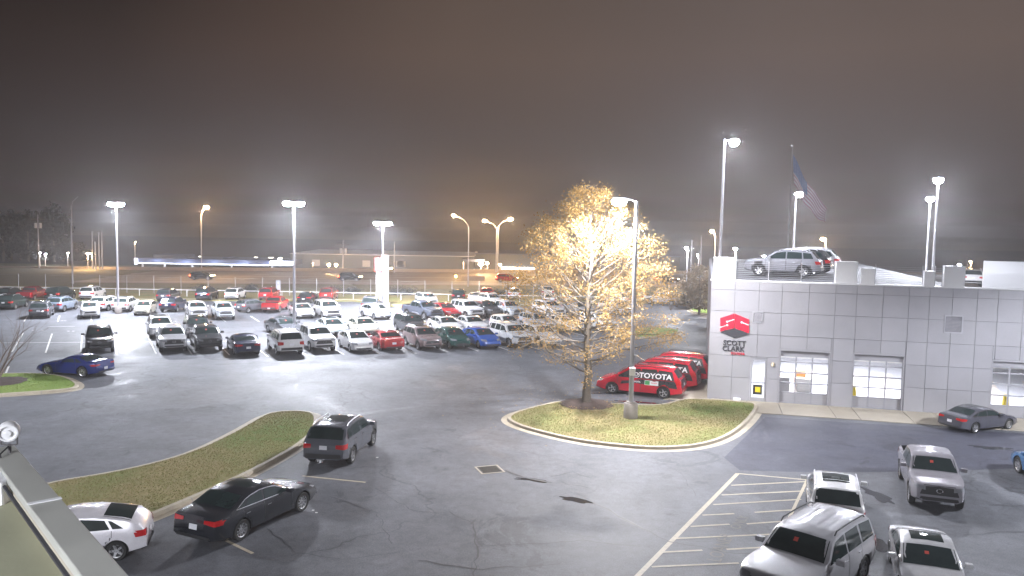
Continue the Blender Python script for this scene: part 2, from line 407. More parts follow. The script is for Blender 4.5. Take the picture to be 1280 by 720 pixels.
def disc(name, c, r, z, mat, n=40, jag=.08):
    mb = MB(); rnd = random.Random(3)
    pts = [(c.x+math.cos(i*6.2832/n)*r*(1+rnd.uniform(-jag, jag)), c.y+math.sin(i*6.2832/n)*r*(1+rnd.uniform(-jag, jag))) for i in range(n)]
    vs = [(c.x, c.y, z+.14)]+[(c.x+(p[0]-c.x)*.6, c.y+(p[1]-c.y)*.6, z+.10) for p in pts]+[(p[0], p[1], z) for p in pts]
    fs = [(0, 1+i, 1+(i+1) % n) for i in range(n)]+[(1+i, 1+n+i, 1+n+(i+1) % n, 1+(i+1) % n) for i in range(n)]
    mb.add(vs, fs); return tag(mb.build(name, mat), kind='stuff')
disc('mulch', TREE, 1.45, .14, M['mulch']); disc('mulch', G(-4, 480), 1.6, .14, M['mulch'])

# concrete apron, pad beside the vans, far verge
WA = G(884, 498); WB = G(1190, 518); WD = (WB-WA).normalized(); WN = V((-WD.y, WD.x, 0))      # wall line and inward normal
def wp(s, d, z): return WA+WD*s+WN*d+V((0, 0, z))
slabs = [0.2, 2.2, 3.9, 6.6, 7.8, 10.4, 11.9, 14.4, 17, 20, 24, 28]
for i in range(len(slabs)-1):
    S('apron_slab', MB().prism([wp(slabs[i]+.02, -.0, 0), wp(slabs[i]+.02, -(1.6 if i < 1 else 3.0), 0), wp(slabs[i+1]-.02, -(1.6 if i < 1 else 3.0), 0), wp(slabs[i+1]-.02, 0, 0)], -.02, .03), M['concrete'])
S('concrete_pad', MB().prism([G(829, 500), G(886, 499.3), G(892, 440), G(884, 470)], -.02, .02), M['concrete'])
S('verge', MB().prism([G(0, 376), G(148, 376.5), G(300, 376.5), G(440, 377), G(472, 381), G(510, 386), G(570, 386), G(640, 384), G(700, 381), G(900, 379), V((150, 112, 0)), V((-150, 112, 0)), V((-150, 84, 0))], -.05, .09), M['grass_dry'])
vk = MB(); vp = [G(x, y) for x, y in [(-80, 374), (0, 374.3), (148, 375), (300, 375), (440, 375.5), (474, 380), (512, 384.5), (570, 384.5), (640, 382.5), (700, 379.5), (905, 377.5)]]
for a, b in zip(vp, vp[1:]):
    n = V((-(b-a).y, (b-a).x, 0)).normalized()
    vk.prism([a, b, b+n*.45, a+n*.45], -.03, .14)
S('far_kerb', vk, M['kerb'])

# highway on its low embankment, climbing gently to the right
def hwz(x): return .60+.0098*x
emb = MB()
HXL = -150
for (y0, k0), (y1, k1) in zip([(106, 0), (113, .25), (119.5, .92), (122, 1)], [(113, .25), (119.5, .92), (122, 1)]):
    f_ = lambda x, k: -.1+(hwz(x)+.08)*k if hwz(x) > -.08 else -.1
    emb.add([(x, y, f_(x, k)) for x, y, k in [(-70, y0, k0), (260, y0, k0), (260, y1, k1), (-70, y1, k1)]], [(0, 1, 2, 3)])
emb.add([(-60, 154, hwz(-60)-.05), (260, 154, hwz(260)-.05), (260, 166, -.1), (-60, 166, -.1)], [(0, 1, 2, 3)])
S('embankment', emb, M['brush'])
def slab(mb, x0, x1, y0, y1, h0, h1):
    if h0 < -.2: h0 = -1.5
    vs = [V((x, y, hwz(x)+h)) for h in (h0, h1) for y in (y0, y1) for x in (x0, x1)]
    mb.add(vs, [(0, 2, 3, 1), (4, 5, 7, 6), (0, 1, 5, 4), (2, 6, 7, 3), (0, 4, 6, 2), (1, 3, 7, 5)])
hwm = MB(); slab(hwm, -260, 260, 121, 154.5, -1, 0); S('highway', hwm, M['road'])
S('ground_cut', MB().sheet([(-270, 112, -.055), (-100, 112, -.055), (-100, 118, -.05), (-270, 118, -.05)]), M['brush'])
hl = MB()
for y in (124, 137.2): slab(hl, -260, 260, y, y+.2, -.05, .006)
for y in (128.5, 133, 142, 147):
    for x in range(-250, 250, 12): slab(hl, x, x+3, y, y+.16, -.05, .006)
S('highway_markings', hl, M['paint_w'])
S('far_ground', MB().sheet([(-500, 165, .03), (500, 165, .03), (500, 420, .2), (-500, 420, .2)]), M['dark'])

# ------------------------------------------------------------------ painted lines
def pxline(mb, a, b, w=.11, z=.006):
    A, B = G(*a), G(*b); d = (B-A).normalized(); n = V((-d.y, d.x, 0))*w/2
    mb.add([(A-n)+V((0, 0, z)), (A+n)+V((0, 0, z)), (B+n)+V((0, 0, z)), (B-n)+V((0, 0, z))], [(0, 1, 2, 3)])
wl = MB()
fr = [(-35, 442), (15, 440), (57, 441), (101, 440.5), (146, 443), (195, 442), (240, 443), (287, 444), (335, 446), (382, 444), (430, 443), (474, 442), (520, 442), (560, 440), (598, 439), (636, 438), (674, 437), (712, 436), (750, 435), (790, 434)]
SD = V((-math.sin(R(27.7)), math.cos(R(27.7)), 0))
def wline(mb, A, B, w=.11, z=.006):
    d = (B-A).normalized(); n = V((-d.y, d.x, 0))*w/2
    mb.add([(A-n)+V((0, 0, z)), (A+n)+V((0, 0, z)), (B+n)+V((0, 0, z)), (B-n)+V((0, 0, z))], [(0, 1, 2, 3)])
mids = []
for p in fr:
    A = G(*p); wline(wl, A, A+SD*10.8); mids.append(A+SD*5.4)
wline(wl, mids[0], mids[-1], .11, .010)
for x in range(-60, 830, 42):
    A = G(x+6, 402 if x < 400 else 400); wline(wl, A, A+SD*5.0)
for seg in [((4, 474), (11, 458)), ((60, 408), (93, 408))]: pxline(wl, *seg)
S('stall_lines', wl, M['paint_w'])
yl = MB()
pxline(yl, (795, 722), (922, 592), .16); pxline(yl, (760, 757), (795, 722), .16)
pxline(yl, (922, 592), (1010, 600)); pxline(yl, (1009, 600), (975, 672))
z5 = lambda x, y: (840+x/5.143, 580+y/5.143)
for a, b in [((380, 138), (900, 112)), ((320, 200), (850, 174)), ((265, 262), (830, 228)), ((195, 330), (400, 320)), ((530, 312), (780, 296)), ((120, 403), (370, 388)), ((480, 386), (760, 366)), ((20, 480), (700, 450)), ((-60, 568), (195, 555)), ((350, 550), (600, 536)), ((-130, 662), (430, 638)), ((-230, 760), (400, 735))]:
    pxline(yl, z5(*a), z5(*b), .1, .0075)
pxline(yl, (378, 595), (457, 603), .11); pxline(yl, (283, 676), (316, 692), .11); pxline(yl, (830, 500), (884, 474), .14, .03)
S('yellow_lines', yl, M['paint_y'])

def text_mesh(s, size, off=0, extrude=0, sx=1):
    c = bpy.data.curves.new('lettering', 'FONT'); c.body = s; c.size = size; c.offset = off; c.extrude = extrude; c.resolution_u = 3
    c.align_x = 'CENTER'; c.align_y = 'CENTER'
    o = bpy.data.objects.new('lettering', c); COL.objects.link(o)
    bpy.context.view_layer.update()
    me = bpy.data.meshes.new_from_object(o.evaluated_get(bpy.context.evaluated_depsgraph_get()))
    vs = [V((v.co.x*sx, v.co.y, v.co.z)) for v in me.vertices]; fs = [tuple(p.vertices) for p in me.polygons]
    bpy.data.objects.remove(o); bpy.data.curves.remove(c)
    return vs, fs
def ground_text(s, c, size, up):
    vs, fs = text_mesh(s, size, .0, 0, 1.0); C0 = G(*c); U = (G(*up)-C0).normalized(); X = V((U.y, -U.x, 0))
    mb = MB(); mb.add([C0+X*v.x+U*v.y+V((0, 0, .009)) for v in vs], fs); return mb
tx = MB()
for s, c, sz, up in [('LOANER', (902, 684), .62, (880, 680)), ('ONLY', (925, 653), .5, (905, 649))]:
    q = ground_text(s, c, sz, up); tx.add(q.v, q.f)
S('painted_lettering', tx, simple('worn_lettering_paint', (.15, .14, .12), .6, var=.5, scale=6))
# stall numbers: small worn dashes
sn = MB()
for x, y in [(40, 413), (52, 413), (76, 401), (80, 401), (84, 414), (90, 414), (470, 572), (390, 638), (394, 641)]:
    pxline(sn, (x, y), (x+3, y), .09 if y > 500 else .18, .009)
S('stall_number_marks', sn, M['paint_w'])

# crack lines and repair seams in the tarmac
ck = MB()
def crack(pts, wd=.05, seed=1):
    rnd = random.Random(seed); P = [G(*p) for p in pts]; Q = []
    for a, b in zip(P, P[1:]):
        n = max(2, int((b-a).length/.35))
        for i in range(n):
            q = a.lerp(b, i/n); Q.append(q+V((rnd.uniform(-.07, .07), rnd.uniform(-.07, .07), 0)))
    Q.append(P[-1]); L_, R_ = [], []
    for i, q in enumerate(Q):
        d = (Q[min(i+1, len(Q)-1)]-Q[max(i-1, 0)]).normalized(); n = V((-d.y, d.x, 0)); h = wd*rnd.uniform(.3, 1.1)/2
        L_.append(q+n*h+V((0, 0, .008))); R_.append(q-n*h+V((0, 0, .008)))
    m = len(Q); ck.add(L_+R_, [(i, i+1, m+i+1, m+i) for i in range(m-1)])
for i, (p, wd) in enumerate([([(630, 588), (655, 597), (690, 604)], .14), ([(690, 596), (715, 590), (738, 597)], .12), ([(700, 603), (735, 610)], .08), ([(722, 617), (750, 632), (780, 650), (835, 676)], .07),
        ([(835, 676), (905, 690), (960, 694)], .05), ([(600, 684), (660, 680), (730, 676), (800, 683)], .05), ([(560, 640), (592, 655), (596, 690), (592, 730)], .05), ([(470, 610), (520, 640), (560, 640)], .04),
        ([(300, 440), (320, 455), (305, 470)], .05), ([(480, 500), (540, 490), (600, 478)], .05), ([(500, 545), (560, 535), (640, 545)], .03), ([(180, 520), (140, 535), (110, 560)], .03), ([(100, 520), (130, 540), (160, 530)], .03),
        ([(1090, 631), (1118, 633)], .08), ([(1238, 632), (1290, 633)], .1), ([(1200, 668), (1290, 664)], .06), ([(905, 575), (960, 590), (1010, 596)], .03), ([(820, 577), (850, 590), (870, 620)], .03),
        ([(250, 470), (420, 480), (560, 466)], .04), ([(380, 462), (360, 500), (420, 540)], .03), ([(330, 660), (370, 690), (430, 700), (500, 690)], .04), ([(410, 620), (470, 640), (490, 680)], .03),
        ([(520, 700), (600, 712), (700, 705)], .04), ([(640, 560), (700, 575), (760, 590)], .03), ([(20, 520), (60, 530), (90, 520)], .03), ([(200, 500), (260, 512), (310, 505)], .03)]):
    crack(p, wd, i)
S('tarmac_cracks', ck, simple('crack_filler', (.02, .021, .025), .5, var=.3))
dr = MB(); A = G(612, 587); dr.box(-.50, .50, -.50, .50, 0, .012, 2); dr.box(-.42, .42, -.42, .42, .012, .016, 0)
for i in range(9): dr.box(-.36, .36, -.36+i*.084, -.325+i*.084, .016, .024, 1)
tag(dr.build('drain_grate', [simple('drain_dark', (.02, .02, .02), .5), simple('drain_iron', (.09, .08, .07), .6, .5), M['concrete']], loc=A+V((0, 0, .002)), rz=.35), 'square iron drain grate set in the wet tarmac of the lot', 'drain')
pud = MB()
def puddle(c, rx, ry, rot=0, seed=0):
    rnd = random.Random(seed); C0 = G(*c); ps = []
    k = [rnd.uniform(-.3, .3) for _ in range(5)]; ph = [rnd.uniform(0, 6) for _ in range(5)]
    for i in range(40):
        a = i*6.2832/40; r = 1+sum(k[j]*math.sin((j+2)*a+ph[j])*.6 for j in range(5))
        x, y = math.cos(a)*rx*r, math.sin(a)*ry*r
        x *= .62; y *= .62; ps.append(C0+V((x*math.cos(rot)-y*math.sin(rot), x*math.sin(rot)+y*math.cos(rot), .005)))
    pud.sheet(ps)
for i, a in enumerate([((762, 491), 1.6, .5, .3), ((800, 503), 2.2, .35, -.3), ((665, 600), 1.1, .25, -.3), ((90, 648), .9, .5, .6), ((1098, 620), .5, 1.3, .2), ((1095, 680), .6, .9, .1), ((110, 455), 1.8, .7, 0), ((300, 548), 1.6, .25, .6), ((1240, 560), 1.5, .4, -.2), ((150, 600), 3, .5, .4), ((720, 625), 1.0, .35, -.5)]): puddle(*a, seed=i)
pm, pt, pb, PL = nt('water_film'); pb.inputs['Base Color'].default_value = (.035, .036, .042, 1); pb.inputs['Roughness'].default_value = .09; bump(pt, pb, noise(pt, 3, 3), .05, .02)
tag(pud.build('puddles', pm), kind='structure')
# ------------------------------------------------------------------ vehicles
SPECS = {
 'suv': dict(L=4.6, W=1.87, sill=.27, belt=(1.05, 1.13), r=.36, wx=(.93, 3.62), clad=.14, rails=1,
   top=[(0, .60), (.03, .86), (.14, .98), (.6, 1.06), (1.18, 1.13), (1.85, 1.59), (2.3, 1.67), (3.2, 1.68), (4.02, 1.60), (4.45, 1.12), (4.55, 1.02), (4.6, .62)],
   ws=((1.18, 1.13), (1.85, 1.59)), rw=((4.02, 1.60), (4.45, 1.12)), side=[(1.42, 1.98, 2.52, 2.52), (2.60, 2.60, 3.45, 3.50), (3.58, 3.52, 3.98, 4.16)],
   grille=(.62, .60, .80), lamp=(.80, .96), tail=(.80, 1.0, .55), plate=.86, doors=[(1.35, 2.54), (2.58, 3.45)]),
 'big_suv': dict(L=4.83, W=1.93, sill=.33, belt=(1.14, 1.18), r=.395, wx=(.95, 3.74), clad=.10, rails=1,
   top=[(0, .70), (.03, 1.0), (.12, 1.10), (.7, 1.17), (1.32, 1.23), (1.92, 1.70), (2.3, 1.79), (3.6, 1.80), (4.42, 1.74), (4.68, 1.20), (4.77, 1.08), (4.83, .62)],
   ws=((1.32, 1.23), (1.92, 1.70)), rw=((4.42, 1.74), (4.68, 1.20)), side=[(1.5, 2.05, 2.62, 2.62), (2.70, 2.70, 3.50, 3.56), (3.64, 3.62, 4.34, 4.42)],
   grille=(.66, .68, .95), lamp=(.86, 1.04), tail=(.84, 1.10, .6), plate=.88, doors=[(1.4, 2.64), (2.68, 3.52)]),
 'sedan': dict(L=4.88, W=1.84, sill=.19, belt=(.90, .97), r=.335, wx=(.95, 3.78), clad=0, rails=0,
   top=[(0, .42), (.04, .62), (.2, .74), (.8, .87), (1.35, .95), (2.18, 1.36), (2.65, 1.435), (3.15, 1.42), (3.55, 1.33), (4.22, 1.05), (4.6, 1.03), (4.82, .98), (4.88, .56)],
   ws=((1.35, .95), (2.18, 1.36)), rw=((3.5, 1.345), (4.2, 1.055)), side=[(1.62, 2.22, 2.74, 2.74), (2.82, 2.82, 3.42, 3.62), (3.70, 3.50, 3.62, 3.98)],
   grille=(.6, .30, .50), lamp=(.62, .74), tail=(.76, .92, .45), plate=.66, doors=[(1.5, 2.76), (2.80, 3.70)]),
 'hatchback': dict(L=4.5, W=1.76, sill=.19, belt=(.92, 1.0), r=.315, wx=(.93, 3.63), clad=0, rails=0,
   top=[(0, .42), (.05, .60), (.25, .76), (.95, .99), (1.98, 1.43), (2.45, 1.49), (3.0, 1.47), (3.8, 1.33), (4.2, 1.21), (4.38, 1.02), (4.46, .9), (4.5, .52)],
   ws=((1.0, 1.01), (1.98, 1.43)), rw=((3.2, 1.435), (4.15, 1.22)), side=[(1.3, 2.0, 2.55, 2.55), (2.63, 2.63, 3.3, 3.46), (3.54, 3.4, 3.5, 3.85)],
   grille=(.5, .28, .42), lamp=(.62, .78), tail=(.72, .92, .6), plate=.66, doors=[(1.32, 2.57), (2.61, 3.5)]),
 'compact': dict(L=4.05, W=1.72, sill=.2, belt=(.94, 1.0), r=.315, wx=(.8, 3.32), clad=0, rails=0,
   top=[(0, .46), (.04, .68), (.2, .80), (.72, .93), (1.0, 1.0), (1.78, 1.43), (2.2, 1.5), (3.1, 1.48), (3.6, 1.40), (3.9, 1.02), (3.98, .9), (4.05, .52)],
   ws=((1.0, 1.0), (1.78, 1.43)), rw=((3.6, 1.40), (3.9, 1.02)), side=[(1.25, 1.85, 2.4, 2.4), (2.48, 2.48, 3.08, 3.14), (3.2, 3.16, 3.5, 3.6)],
   grille=(.5, .32, .50), lamp=(.66, .82), tail=(.74, 1.0, .58), plate=.66, doors=[(1.2, 2.42), (2.46, 3.15)]),
 'coupe': dict(L=4.38, W=1.86, sill=.16, belt=(.84, .90), r=.345, wx=(.95, 3.42), clad=0, rails=0,
   top=[(0, .38), (.05, .54), (.3, .70), (.9, .84), (1.6, .92), (2.2, 1.22), (2.6, 1.29), (3.0, 1.26), (3.8, .99), (4.1, .97), (4.3, 1.0), (4.38, .52)],
   ws=((1.6, .92), (2.2, 1.22)), rw=((3.05, 1.245), (3.78, 1.0)), side=[(1.82, 2.3, 2.72, 2.9), (2.98, 2.82, 3.0, 3.4)],
   grille=(.55, .24, .36), lamp=(.56, .68), tail=(.72, .84, .5), plate=.52, doors=[(1.55, 2.98)]),
 'minivan': dict(L=5.1, W=1.98, sill=.20, belt=(1.05, 1.12), r=.345, wx=(1.02, 4.05), clad=0, rails=1,
   top=[(0, .48), (.05, .72), (.25, .86), (.9, 1.04), (1.85, 1.60), (2.3, 1.72), (3.5, 1.75), (4.55, 1.67), (4.93, 1.15), (5.03, 1.0), (5.1, .52)],
   ws=((.95, 1.07), (1.85, 1.60)), rw=((4.56, 1.67), (4.92, 1.16)), side=[(1.3, 2.0, 2.66, 2.66), (2.74, 2.74, 3.62, 3.66), (3.74, 3.72, 4.5, 4.64)],
   grille=(.5, .34, .56), lamp=(.66, .84), tail=(.84, 1.2, .6), plate=.78, doors=[(1.35, 2.68), (2.72, 3.66)]),
 'pickup': dict(L=5.4, W=1.91, sill=.36, belt=(1.18, 1.20), r=.40, wx=(.96, 4.2), clad=.10, rails=0,
   top=[(0, .74), (.03, 1.02), (.12, 1.10), (.8, 1.17), (1.36, 1.23), (1.94, 1.69), (2.3, 1.78), (3.35, 1.78), (3.58, 1.70), (3.72, 1.24), (4.4, 1.22), (5.34, 1.22), (5.4, .74)],
   ws=((1.36, 1.23), (1.94, 1.69)), rw=((3.58, 1.70), (3.71, 1.26)), side=[(1.52, 2.04, 2.62, 2.62), (2.70, 2.70, 3.42, 3.50)],
   grille=(.70, .70, 1.05), lamp=(.86, 1.02), tail=(.84, 1.12, .80), plate=.6, doors=[(1.42, 2.64), (2.68, 3.56)]),
}
def prof_at(pts, x):
    for (x0, z0), (x1, z1) in zip(pts, pts[1:]):
        if x <= x1: return z0+(z1-z0)*max(0, (x-x0))/(x1-x0)
    return pts[-1][1]
def make_wheel(sp, nsp):
    r, wd = sp['r'], .115
    ty = MB().lathe([(r*.66, -wd*.9), (r*.93, -wd), (r, -wd*.7), (r, wd*.7), (r*.93, wd), (r*.66, wd*.9)], 28, 0, 'Y')
    rm = MB()
    rm.lathe([(.0, .03), (r*.64, .03)], 24, 1, 'Y')
    rm.lathe([(r*.60, .085), (r*.68, .10), (r*.69, .085), (r*.66, .02), (r*.62, .02)], 28, 0, 'Y')
    rm.lathe([(0, .09), (r*.13, .088), (r*.16, .06), (r*.16, .03)], 14, 0, 'Y')
    for k in range(nsp):
        a = 2*math.pi*k/nsp
        Mx = Matrix.Rotation(a, 4, 'Y')
        hw = r*.085 if nsp > 6 else r*.13
        vs = [V((r*.1, .07, -hw)), V((r*.64, .088, -hw*.7)), V((r*.64, .088, hw*.7)), V((r*.1, .07, hw)), V((r*.1, .03, -hw)), V((r*.64, .05, -hw*.7)), V((r*.64, .05, hw*.7)), V((r*.1, .03, hw))]
        rm.add([Mx @ p for p in vs], [(0, 1, 2, 3), (0, 4, 5, 1), (3, 2, 6, 7), (1, 5, 6, 2)], 0)
    return ty, rm
def make_car(kind, name, cat, lit=False, livery=False, nsp=5):
    sp = SPECS[kind]; L, W, r = sp['L'], sp['W'], sp['r']; top = sp['top']; hw = W/2
    X = lambda x: L/2-x
    def belt(x): return sp['belt'][0]+(sp['belt'][1]-sp['belt'][0])*x/L
    def wpl(x):
        k = 1.0
        if x < .8: k -= .20*(1-x/.8)**2.2
        if L-x < .6: k -= .12*(1-(L-x)/.6)**2.2
        return hw*k
    def ttop(x): return sum(prof_at(top, min(max(x+d, 0), L)) for d in (-.05, -.025, 0, .025, .05))/5 if .08 < x < L-.08 else prof_at(top, x)
    def sec(x):
        w_, z1 = wpl(x), ttop(x); zb = sp['sill']+.10*max(0, 1-x/.5)+.12*max(0, 1-(L-x)/.6)
        zs = min(belt(x), z1-.05); h = zs-zb
        c = min(1, max(0, (z1-zs-.06)/.16))
        wr = w_-.05-.30*max(0, z1-.10-zs)
        lp = lambda a, b: a+(b-a)*c
        return [(0, zb), (w_-.14, zb), (w_-.03, zb+.07), (w_-.008, zb+.3*h), (w_, zb+.55*h), (w_-.012, zs-.16*h), (w_-.045, zs),
                (lp(w_-.13, wr), lp(z1-.022, z1-.09)), (lp(w_-.34, wr-.12), lp(z1-.006, z1-.022)), (0, z1+.012)]
    xs = sorted(set([0, .015, .04, .08, .14, .22]+[round(.3+i*.085, 3) for i in range(int((L-.6)/.085)+1)]+[L-.22, L-.14, L-.08, L-.04, L-.015, L]))
    rings = []
    for x in xs:
        h = sec(x); rings.append([V((X(x), y, z)) for y, z in h]+[V((X(x), -y, z)) for y, z in h[-2:0:-1]])
    n = len(rings[0]); mb = MB()
    fs = [(k*n+i, k*n+(i+1) % n, (k+1)*n+(i+1) % n, (k+1)*n+i) for k in range(len(rings)-1) for i in range(n)]
    fs += [tuple(reversed(range(n))), tuple(range((len(rings)-1)*n, len(rings)*n))]
    mb.add([p for rg in rings for p in rg], fs)
    body0 = mb.build('body_tmp', [M['paint'], M['trim']])
    ct = MB()
    for wx in sp['wx']:
        for s in (-1, 1):
            prof = [(0, s*(hw-.34)), (r+.055, s*(hw-.34)), (r+.055, s*(hw+.3)), (0, s*(hw+.3))]
            ct.lathe(prof, 28, 0, 'Y', Matrix.Translation((X(wx), 0, r)))
    if kind == 'pickup': ct.box(X(5.28), X(3.84), -hw+.16, hw-.16, .80, 1.5)
    cut = ct.build('cut_tmp', M['trim'])
    b2 = bmesh.new(); b2.from_mesh(cut.data); bmesh.ops.remove_doubles(b2, verts=b2.verts, dist=1e-4); bmesh.ops.recalc_face_normals(b2, faces=b2.faces); b2.to_mesh(cut.data); b2.free()
    bo = body0.modifiers.new('b', 'BOOLEAN'); bo.operation = 'DIFFERENCE'; bo.object = cut; bo.solver = 'EXACT'
    bpy.context.view_layer.update()
    me = bpy.data.meshes.new_from_object(body0.evaluated_get(bpy.context.evaluated_depsgraph_get()))
    bpy.data.objects.remove(body0); bpy.data.objects.remove(cut)
    me.name = 'body'; me.materials.clear(); me.materials.append(M['paint']); me.materials.append(M['trim'])
    for p in me.polygons:
        c = p.center; m = 0
        for wx in sp['wx']:
            dd = math.hypot(c.x-X(wx), c.z-r)
            if dd < r+.05 or (abs(dd-r-.055) < .02 and abs(p.normal.y) < .5): m = 1
            if sp['clad'] and dd < r+.12 and abs(c.y) > hw*.7 and abs(p.normal.y) > .5: m = 1
        x = L/2-c.x
        if c.z < sp['sill']+.02: m = 1
        if sp['clad'] and c.z < sp['sill']+sp['clad'] and abs(p.normal.z) < .95: m = 1
        if kind == 'pickup' and 3.83 < x < 5.29 and abs(c.y) < hw-.155 and c.z < 1.215: m = 1
        p.material_index = m; p.use_smooth = True
    me.set_sharp_from_angle(angle=R(35))
    root = empty(name, (0, 0, 0), 0); root['category'] = cat
    body = bpy.data.objects.new('body', me); COL.objects.link(body); body.parent = root
    bm = bmesh.new(); bm.from_mesh(me); bvh = BVHTree.FromBMesh(bm); bm.free()
    def patch(mb, c, d, n=8, m=4, off=.007, mat=0):
        d = V(d).normalized(); pts = []; ok = []
        for j in range(m+1):
            for i in range(n+1):
                u, v = i/n, j/m
                p = (c[0]*(1-u)+c[1]*u)*(1-v)+(c[3]*(1-u)+c[2]*u)*v
                h = bvh.ray_cast(p-d*1.2, d, 3.0)
                if h[0] is None: pts.append(p); ok.append(False)
                else: pts.append(h[0]+(h[1] if h[1].dot(d) < 0 else -h[1])*off); ok.append(True)
        fs = []
        for j in range(m):
            for i in range(n):
                q = (j*(n+1)+i, j*(n+1)+i+1, (j+1)*(n+1)+i+1, (j+1)*(n+1)+i)
                if all(ok[k] for k in q) and max((pts[q[a]]-pts[q[a-1]]).length for a in range(4)) < .8: fs.append(q)
        mb.add(pts, fs, mat)
    def slope_panel(name, seg, w0, w1, a=.06, b=.95):
        (x0, z0), (x1, z1) = seg
        A = V((X(x0), 0, z0)).lerp(V((X(x1), 0, z1)), a); B = V((X(x0), 0, z0)).lerp(V((X(x1), 0, z1)), b)
        e = (B-A).normalized(); nn = V((e.z, 0, -e.x)); nn = nn if nn.z > 0 else -nn
        mb = MB(); patch(mb, [A+V((0, -w0, 0)), A+V((0, w0, 0)), B+V((0, w1, 0)), B+V((0, -w1, 0))], -nn, 12, 6)
        return mb.build(name, M['glass'], root, smooth=True)
    (x0, z0), (x1, z1) = sp['ws']
    wsl = slope_panel('windshield', sp['ws'], hw*.83, hw-.05-.30*(z1-.1-belt(x1))-.07, .07, .96)
    tg = MB(); p = V((X(x0*.45+x1*.55), -.08, z0*.45+z1*.55))
    patch(tg, [p+V((0, -.06, 0)), p+V((0, .06, 0)), p+V((-.10, .06, .08)), p+V((-.10, -.06, .08))], (-.5, 0, -.8), 2, 2, .012); tg.build('hang_tag', M['tagred'], wsl)
    (x0, z0), (x1, z1) = sp['rw']
    slope_panel('rear_window', sp['rw'], hw-.05-.30*max(0, z0-.1-belt(x0))-.09, hw*.80, .06, .90)
    for s in (-1, 1):
        for (xa, xb, xc, xd) in sp['side']:
            zt = lambda x: ttop(x)-.13
            mb = MB(); y = s*(hw+.2)
            patch(mb, [V((X(xa), y, belt(xa)+.03)), V((X(xd), y, belt(xd)+.03)), V((X(xc), y, max(zt(xc), belt(xc)+.05))), V((X(xb), y, max(zt(xb), belt(xb)+.05)))], (0, -s, 0), 8, 4)
            mb.build('side_window', M['glass'], root, smooth=True)
        for (xa, xb) in sp['doors']:
            mb = MB(); y = s*(hw+.2); zl = sp['sill']+.15
            patch(mb, [V((X(xa), y, zl)), V((X(xb), y, zl)), V((X(xb), y, belt(xb)-.01)), V((X(xa), y, belt(xa)-.01))], (0, -s, 0), 16, 6, .005)
            dr = mb.build('door', M['paint'], root, smooth=True)
            for xx in (xa-.018, xb+.002):
                sm = MB(); patch(sm, [V((X(xx), y, zl)), V((X(xx+.016), y, zl)), V((X(xx+.016), y, belt(xx)-.01)), V((X(xx), y, belt(xx)-.01))], (0, -s, 0), 1, 6, .0035)
                sm.build('door_gap', M['trim'], dr)
            hx = xb-.16; hz = belt(hx)-.13; h = bvh.ray_cast(V((X(hx), s*2, hz)), V((0, -s, 0)))
            if h[0]: MB().box(-.09, .09, -.02, .02, -.015, .015).build('door_handle', M['paint'] if kind != 'sedan' else M['chrome'], dr, loc=h[0]+V((0, s*.012, 0)), bevel=.006)
        if kind == 'sedan':
            pts = [(1.46, belt(1.46)+.03)]+[(x, ttop(x)-.115) for x in (1.9, 2.2, 2.5, 2.9, 3.3, 3.55)]+[(3.98, belt(3.98)+.05), (1.5, belt(1.5)+.012)]
            mb = MB()
            for (xa, za), (xb, zb_) in zip(pts, pts[1:]):
                patch(mb, [V((X(xa), s*(hw+.2), za)), V((X(xb), s*(hw+.2), zb_)), V((X(xb), s*(hw+.2), zb_+.022)), V((X(xa), s*(hw+.2), za+.022))], (0, -s, 0), 6, 1, .010)
            mb.build('window_trim', M['chrome'], root)
        # front and rear lamps
        z0, z1 = sp['lamp']; y0, y1 = s*hw*.50, s*hw*.93
        mb = MB(); patch(mb, [V((X(0), y0, z0)), V((X(.4), y1, z0+.06)), V((X(.4), y1, z1+.03)), V((X(0), y0, z1-.02))], (-1, 0, 0), 8, 3, .010)
        mb.build('headlight', M['head_on'] if lit else M['head'], root, smooth=True)
        z0, z1, yi = sp['tail']
        mb = MB(); patch(mb, [V((X(L), s*hw*yi, z0+.04)), V((X(L-.3), s*hw*.97, z0)), V((X(L-.3), s*hw*.97, z1)), V((X(L), s*hw*yi, z1-.02))], (1, 0, 0), 20, 4, .016)
        mb.build('tail_light', M['tail_on'] if lit else M['tail'], root, smooth=True)
        mz = belt(1.5)+.10; mx = X(sp['ws'][0][0]+.42)
        mm = MB().box(mx-.07, mx+.09, s*(hw+.02)-(0 if s > 0 else .22), s*(hw+.02)+(.22 if s > 0 else 0), mz-.065, mz+.075).box(mx-.02, mx+.03, *sorted((s*(hw-.10), s*(hw+.06))), mz-.06, mz-.03)
        mm.build('mirror', M['paint'], root, bevel=.035, smooth=True)
        if sp['rails']:
            xa, xb = sp['ws'][1][0]+.25, sp['rw'][0][0]-.25; yr = hw-.05-.30*(ttop(2.5)-.1-belt(2.5))-.03
            MB().path([V((X(xa), s*yr, ttop(xa)-.03)), V((X(xa+.12), s*yr, ttop(xa+.12)+.03)), V((X((xa+xb)/2), s*yr, ttop(2.8)+.035)), V((X(xb-.12), s*yr, ttop(xb-.12)+.03)), V((X(xb), s*yr, ttop(xb)-.03))], .02, 6).build('roof_rail', M['trim'] if kind != 'suv' else M['galv'], root)
        for wi, wx in enumerate(sp['wx']):
            if s == -1 and wi == 0: ty, rm = make_wheel(sp, nsp)
            tyo = ty.build('wheel', M['rubber'], root, smooth=True, loc=(X(wx), s*(hw-.125), r), rz=0 if s > 0 else math.pi)
            rm.build('rim', [M['rim'], M['trim']], tyo, smooth=True)
    gw, g0, g1 = sp['grille']; gy = hw*gw
    mb = MB(); gx = .0
    patch(mb, [V((X(0), -gy, g0)), V((X(0), gy, g0)), V((X(0), gy*.8, g1)), V((X(0), -gy*.8, g1))], (-1, 0, 0), 10, 5, .008)
